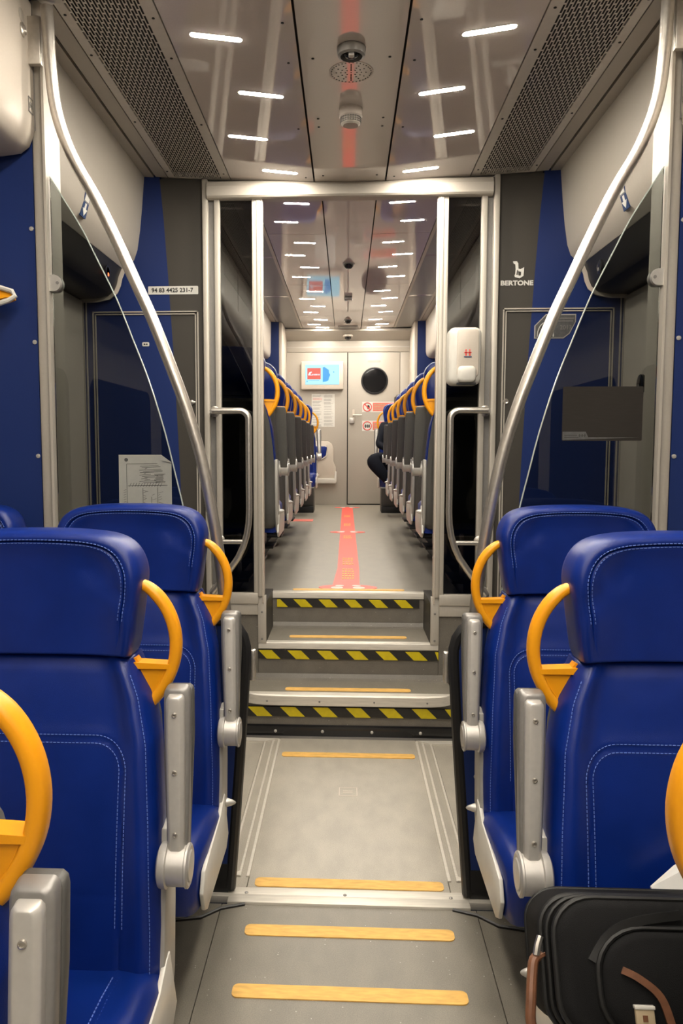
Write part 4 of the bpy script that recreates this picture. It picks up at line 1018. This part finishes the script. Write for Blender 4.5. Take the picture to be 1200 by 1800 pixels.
for z0, lab, kind_ in ((1.935, 'no entry sticker with red crossed circle, upper of the two on the end door', 0), (1.67, 'red circle sticker with red text panel, lower of the two on the end door', 1)):
    t = thing('door_sticker', lab, 'sticker', (0.36, YE - 0.018, z0 + 0.07), 'prohibition stickers on the end door')
    MB().box(0.205, 0.72, YE - 0.0195, YE - 0.018, z0, z0 + 0.145).build('sheet', M_paper, t)
    MB().box(0.355, 0.70, YE - 0.0205, YE - 0.019, z0 + 0.014, z0 + 0.131).build('text_panel', M_pink, t)
    mb = MB()
    for r in range(4): mb.box(0.37, 0.37 + (0.28, 0.2, 0.3, 0.16)[r], YE - 0.0213, YE - 0.0204, z0 + 0.028 + r * 0.024, z0 + 0.038 + r * 0.024)
    mb.build('text_lines', M_tag, t)
    cx_, cz_ = 0.278, z0 + 0.0725
    MB().tube([(cx_ + 0.058 * math.cos(a), YE - 0.021, cz_ + 0.058 * math.sin(a)) for a in [2 * PI * i / 28 for i in range(28)]], 0.006, 6, closed=True).build('red_ring', M_redp, t)
    if kind_ == 0:
        MB().prism(ell(cx_ + 0.014, cz_ - 0.002, 0.02, 0.03, 14), 'y', YE - 0.0212, YE - 0.0195).build('black_hand', M_ink, t)
        MB().prism([(cx_ - 0.045, cz_ + 0.035), (cx_ - 0.035, cz_ + 0.045), (cx_ + 0.045, cz_ - 0.035), (cx_ + 0.035, cz_ - 0.045)], 'y', YE - 0.0225, YE - 0.021).build('red_slash', M_redp, t)
    else:
        mb = MB()
        for dx in (-0.026, 0.0, 0.026): mb.prism(ell(cx_ + dx, cz_ - 0.004, 0.012, 0.026, 10), 'y', YE - 0.0212, YE - 0.0195)
        mb.build('black_figures', M_ink_g, t)
# television
t = thing('wall_screen', 'cream framed information screen showing a red square on the end wall', 'screen', (-0.357, YE - 0.01, 2.44))
MB().box(-0.655, -0.060, YE - 0.085, YE - 0.010, 2.248, 2.640).build('housing', M_cream, t, bevel=0.012, seg=3)
MB().box(-0.594, -0.118, YE - 0.089, YE - 0.083, 2.318, 2.592).build('display', M_scr, t)
MB().box(-0.566, -0.378, YE - 0.091, YE - 0.0885, 2.390, 2.545).build('red_square', M_scr_r, t)
MB().prism([(-0.35, 2.555), (-0.325, 2.56), (-0.29, 2.535), (-0.265, 2.52), (-0.262, 2.48), (-0.245, 2.45), (-0.262, 2.41), (-0.27, 2.375), (-0.30, 2.36), (-0.35, 2.352)], 'y', YE - 0.091, YE - 0.0885).build('blue_shape', M_scr_b, t, smooth=False)
mb = MB(); mb.prism([(-0.556, 2.445), (-0.540, 2.485), (-0.51, 2.498), (-0.50, 2.49), (-0.528, 2.458), (-0.50, 2.452), (-0.50, 2.444)], 'y', YE - 0.093, YE - 0.0905)
for k in range(6): mb.box(-0.496 + k * 0.018, -0.484 + k * 0.018, YE - 0.093, YE - 0.0905, 2.444, 2.464)
mb.build('white_lettering', M_scr_w, t, smooth=False)
mb = MB(); mb.box(-0.575, -0.562, YE - 0.091, YE - 0.0885, 2.352, 2.372); mb.box(-0.20, -0.19, YE - 0.091, YE - 0.0885, 2.48, 2.50); mb.box(-0.55, -0.40, YE - 0.091, YE - 0.0885, 2.372, 2.376)
mb.build('screen_marks', M_scr_b, t)
t = thing('notice_sheet', 'white printed notice in two columns under the wall screen', 'notice', (-0.345, YE - 0.01, 1.96))
MB().box(-0.508, -0.182, YE - 0.0125, YE - 0.010, 1.728, 2.192).build('sheet', M_paper, t)
mb = MB()
for c0 in (-0.495, -0.335):
    z = 2.17
    while z > 1.75:
        n = random.choice((2, 3, 4))
        for k in range(n):
            mb.box(c0, c0 + random.uniform(0.09, 0.135), YE - 0.0132, YE - 0.0123, z, z + 0.004); z -= 0.009
        z -= 0.014
mb.build('text_lines', M_ink_p, t, kind='stuff')
mb = MB()
for z in (2.13, 2.11): mb.box(-0.49, -0.36, YE - 0.0134, YE - 0.0123, z, z + 0.005)
mb.build('red_heading', M_pink, t)
# folding seat on the end wall
t = thing('folding_seat', 'cream folding wall seat with small blue pad at the end of the left row', 'seat', (-0.40, YE - 0.01, 1.0))
MB().prism([(-0.62, 0.98), (-0.18, 0.98), (-0.165, 1.06), (-0.165, 1.16), (-0.20, 1.25), (-0.195, 1.42), (-0.225, 1.49), (-0.28, 1.525), (-0.55, 1.53), (-0.62, 1.48)], 'y', YE - 0.07, YE - 0.010).build('seat_shell', M_cream, t, bevel=0.01)
MB().prism([(-0.60, 1.28), (-0.36, 1.28), (-0.305, 1.33), (-0.29, 1.44), (-0.32, 1.455), (-0.60, 1.455)], 'y', YE - 0.085, YE - 0.068).build('seat_pad', M_leather, t, bevel=0.008)
MB().tube([(-0.60, YE - 0.085, 1.27), (-0.37, YE - 0.085, 1.268), (-0.30, YE - 0.085, 1.31), (-0.278, YE - 0.085, 1.40), (-0.285, YE - 0.085, 1.47)], 0.008, 8).build('pad_rim', M_white, t)
MB().prism([(-0.62, 0.93), (-0.165, 0.93), (-0.150, 0.96), (-0.150, 1.10), (-0.175, 1.10), (-0.185, 1.00), (-0.62, 1.00)], 'y', YE - 0.12, YE - 0.06).build('hinge_tray', M_white, t, bevel=0.008)

# ------------------------------------------------------------------ suitcase on the right seat
sc = thing('suitcase', 'black soft suitcase with brown leather trim lying on its side on the right seat', 'suitcase', (0.60, 1.28, 0.445))
def soft(x0, x1, z0, z1, r, y0, y1, e):
    return MB().loft([[(a, y, b) for a, b in rrect(x0 + i, x1 - i, z0 + i, z1 - i, max(r - i, 0.01), 7)] for i, y in ((e * 1.3, y1), (e * 0.4, y1 - e * 0.5), (0, y1 - e), (0, y0 + e), (e * 0.4, y0 + e * 0.4), (e * 1.3, y0))])
soft(0.318, 0.90, 0.447, 0.690, 0.06, 1.235, 1.375, 0.02).build('main_body', M_case, sc, angle=60)
soft(0.330, 0.89, 0.452, 0.690, 0.07, 1.195, 1.237, 0.014).build('front_section', M_case, sc, angle=60)
soft(0.395, 0.885, 0.40 + 0.055, 0.640, 0.075, 1.180, 1.198, 0.012).build('front_pocket', M_case, sc, angle=60)
def rpath3(x0, x1, z0, z1, r, y): return [(a, y, b) for a, b in rrect(x0, x1, z0, z1, r, 7)]
for x0, x1, z0, z1, r, y, q in ((0.320, 0.898, 0.449, 0.689, 0.06, 1.252, 0.0055), (0.331, 0.888, 0.453, 0.690, 0.068, 1.208, 0.0055), (0.320, 0.898, 0.449, 0.689, 0.06, 1.36, 0.005), (0.392, 0.886, 0.455, 0.642, 0.076, 1.192, 0.0055), (0.325, 0.893, 0.450, 0.690, 0.064, 1.231, 0.004)):
    MB().tube(rpath3(x0, x1, z0, z1, r, y), q, 8, closed=True).build('piping', M_pipe, sc)
MB().sweep(spline([(0.385, 1.193, 0.585), (0.415, 1.191, 0.630), (0.46, 1.190, 0.653), (0.53, 1.189, 0.666)], 5), [(-0.008, -0.002), (0.008, -0.002), (0.008, 0.002), (-0.008, 0.002)], up=(0.3, 0, 1)).build('zip_flap', M_pipe, sc)
MB().sweep(spline([(0.425, 1.178, 0.575), (0.45, 1.176, 0.562), (0.478, 1.175, 0.535), (0.490, 1.175, 0.49), (0.494, 1.176, 0.462)], 5), [(-0.006, -0.002), (0.006, -0.002), (0.006, 0.0025), (-0.006, 0.0025)], up=(1, 0, 0.3)).build('leather_trim', M_brown, sc)
hb = MB().tube(spline([(0.322, 1.255, 0.585), (0.305, 1.25, 0.575), (0.298, 1.245, 0.545), (0.293, 1.24, 0.51), (0.290, 1.24, 0.475), (0.298, 1.245, 0.455), (0.322, 1.255, 0.45)], 4), 0.0085, 10).build('carry_handle', M_brown, sc)
MB().tube([(0.318, 1.25, 0.615), (0.312, 1.247, 0.60), (0.308, 1.246, 0.583)], 0.006, 8).build('handle_ring', M_steel, hb)
MB().tube([(0.318, 1.25, 0.455), (0.304, 1.247, 0.452), (0.292, 1.243, 0.456)], 0.008, 8).build('handle_ring', M_steel, hb)
MB().box(0.437, 0.466, 1.173, 1.181, 0.474, 0.516).build('brand_label', M_tag, sc, bevel=0.002)
MB().box(0.436, 0.467, 1.171, 1.182, 0.515, 0.521).build('label_clip', M_white, sc, bevel=0.001)
mb = MB(); mb.box(0.447, 0.4545, 1.1722, 1.1735, 0.496, 0.506); mb.box(0.447, 0.4545, 1.1722, 1.1735, 0.481, 0.491); mb.build('label_print', M_brown, sc)
MB().prism([(0.292, 0.470), (0.318, 0.462), (0.314, 0.43), (0.285, 0.445)], 'y', 1.222, 1.226).build('luggage_tag', M_lblue, sc, smooth=False)
cl = thing('white_cloth', 'folded white cloth lying on top of the black suitcase at the right edge', 'cloth', (0.68, 1.39, 0.63))
MB().loft([[(x, 1.372 + e, z0), (x, 1.40, z0 - 0.003), (x, 1.42 - e, z1), (x, 1.395, z1 + 0.001)] for x, z0, z1, e in ((0.560, 0.6305, 0.6315, 0.02), (0.61, 0.628, 0.662, 0.0), (0.68, 0.626, 0.706, 0.0), (0.78, 0.626, 0.765, 0.0))]).build('folds', M_cloth, cl)

sc.location = (0.60, 1.205, 0.486); sc.rotation_euler = (math.radians(-26), 0, 0); sc.scale = (1, 1, 0.86)
# ------------------------------------------------------------------ passenger in the far right seat
def skin_mesh(name, joints, edges, m, parent, levels=2):
    me = bpy.data.meshes.new(name + '_frame'); keys = list(joints)
    off = parent.location
    me.from_pydata([tuple(Vector(joints[k][:3]) - off) for k in keys], [(keys.index(a), keys.index(b)) for a, b in edges], [])
    o = bpy.data.objects.new(name, me); COL.objects.link(o)
    sm = o.modifiers.new('skin', 'SKIN'); sm.use_smooth_shade = True
    if not me.skin_vertices: 
        bpy.context.view_layer.objects.active = o
    lay = me.skin_vertices[0] if me.skin_vertices else None
    if lay:
        for i, k in enumerate(keys):
            r = joints[k][3]; lay.data[i].radius = (r, r)
            lay.data[i].use_root = (i == 0)
    ss = o.modifiers.new('sub', 'SUBSURF'); ss.levels = levels; ss.render_levels = levels
    dg = bpy.context.evaluated_depsgraph_get(); dg.update()
    nm = bpy.data.meshes.new_from_object(o.evaluated_get(dg))
    bpy.data.objects.remove(o)
    nm.materials.clear(); nm.materials.append(m)
    for p in nm.polygons: p.use_smooth = True
    r = bpy.data.objects.new(name, nm); COL.objects.link(r); r.parent = parent
    return r
pe = thing('person', 'seated passenger in dark clothes with one knee out in the aisle, far right row', 'person', (0.64, 9.2, Z3))
J = dict(pelvis=(0.64, 9.22, 1.27, 0.13), belly=(0.64, 9.24, 1.42, 0.125), chest=(0.63, 9.28, 1.62, 0.14), neck=(0.63, 9.27, 1.79, 0.06), headb=(0.63, 9.24, 1.85, 0.06),
         hipR=(0.55, 9.17, 1.25, 0.105), thR=(0.42, 9.05, 1.28, 0.118), kneeR=(0.262, 8.93, 1.305, 0.100), shinR=(0.37, 8.88, 1.18, 0.082), ankR=(0.47, 8.86, 1.04, 0.042), toeR=(0.50, 8.74, 0.97, 0.038),
         hipL=(0.73, 9.17, 1.25, 0.095), thL=(0.75, 9.0, 1.28, 0.085), kneeL=(0.76, 8.80, 1.24, 0.066), shinL=(0.76, 8.78, 1.0, 0.058), ankL=(0.76, 8.80, 0.72, 0.04), toeL=(0.76, 8.64, 0.665, 0.036),
         shR=(0.45, 9.27, 1.69, 0.062), elR=(0.365, 9.12, 1.47, 0.050), wrR=(0.47, 8.97, 1.42, 0.034), shL=(0.81, 9.27, 1.69, 0.062), elL=(0.87, 9.12, 1.46, 0.048), wrL=(0.74, 8.96, 1.42, 0.034))
E2 = [('pelvis', 'belly'), ('belly', 'chest'), ('chest', 'neck'), ('neck', 'headb'), ('pelvis', 'hipR'), ('hipR', 'thR'), ('thR', 'kneeR'), ('kneeR', 'shinR'), ('shinR', 'ankR'), ('ankR', 'toeR'),
      ('pelvis', 'hipL'), ('hipL', 'thL'), ('thL', 'kneeL'), ('kneeL', 'shinL'), ('shinL', 'ankL'), ('ankL', 'toeL'), ('chest', 'shR'), ('shR', 'elR'), ('elR', 'wrR'), ('chest', 'shL'), ('shL', 'elL'), ('elL', 'wrL')]
skin_mesh('body', J, E2, M_trouser, pe)
hdm = MB()
rings = []
for z, rx, ry, dy in ((-0.13, 0.035, 0.04, 0.0), (-0.115, 0.05, 0.065, -0.005), (-0.07, 0.062, 0.085, 0), (-0.02, 0.070, 0.093, 0), (0.03, 0.074, 0.097, 0), (0.08, 0.068, 0.088, 0.004), (0.11, 0.045, 0.058, 0.006), (0.122, 0.012, 0.015, 0.008)):
    rings.append([(0.63 + rx * math.cos(a), 9.22 + dy + ry * math.sin(a) - (0.018 * max(0, -math.sin(a)) ** 8 if abs(z + 0.02) < 0.03 else 0), 1.94 + z) for a in [2 * PI * i / 20 for i in range(20)]])
hd1 = hdm.loft(rings).build('head', M_skin, pe, angle=80)
for s in (-1, 1):
    MB().lathe([(0.014, 0), (0.010, s * 0.01)], (0.63 + s * 0.068, 9.225, 1.93), 'x', 10).build('ear', M_skin, hd1)
    MB().lathe([(0.008, 0), (0.005, -0.004)], (0.63 + s * 0.028, 9.133, 1.945), 'y', 8).build('eye', M_ink, hd1)
MB().box(0.61, 0.65, 9.128, 9.142, 1.872, 1.879).build('mouth', M_redp, hd1)
rings = []
for z, k in ((0.0, 1.06), (0.05, 1.09), (0.09, 1.08), (0.12, 0.75), (0.137, 0.2)):
    rings.append([(0.63 + 0.074 * k * math.cos(a), 9.232 + 0.097 * k * math.sin(a) + (0.03 if z < 0.04 else 0), 1.94 + z) for a in [2 * PI * i / 20 for i in range(20)]])
MB().loft(rings).build('hair', M_hair, pe, angle=80)
for s, wr_ in ((-1, (0.47, 8.97, 1.42)), (1, (0.74, 8.96, 1.42))):
    px0 = Vector(wr_); dirv = Vector((0.5 * -s, -0.55, -0.25)).normalized()
    sidev = Vector((-dirv.y, dirv.x, 0)).normalized()
    hj = dict(w=tuple(px0) + (0.027,), p=tuple(px0 + dirv * 0.06) + (0.034,)); he = [('w', 'p')]
    for i in range(4):
        b_ = px0 + dirv * 0.095 + sidev * (i - 1.5) * 0.02
        ln_ = (0.03, 0.036, 0.034, 0.026)[i]
        hj['a%d' % i] = tuple(b_) + (0.010,); hj['b%d' % i] = tuple(b_ + dirv * ln_ + Vector((0, 0, -0.008))) + (0.009,); hj['c%d' % i] = tuple(b_ + dirv * ln_ * 1.6 + Vector((0, 0, -0.026))) + (0.008,)
        he += [('p', 'a%d' % i), ('a%d' % i, 'b%d' % i), ('b%d' % i, 'c%d' % i)]
    hj['t1'] = tuple(px0 + dirv * 0.05 + sidev * s * 0.045) + (0.011,); hj['t2'] = tuple(px0 + dirv * 0.085 + sidev * s * 0.055) + (0.009,); he += [('p', 't1'), ('t1', 't2')]
    skin_mesh('hand', hj, he, M_skin, pe, 1)
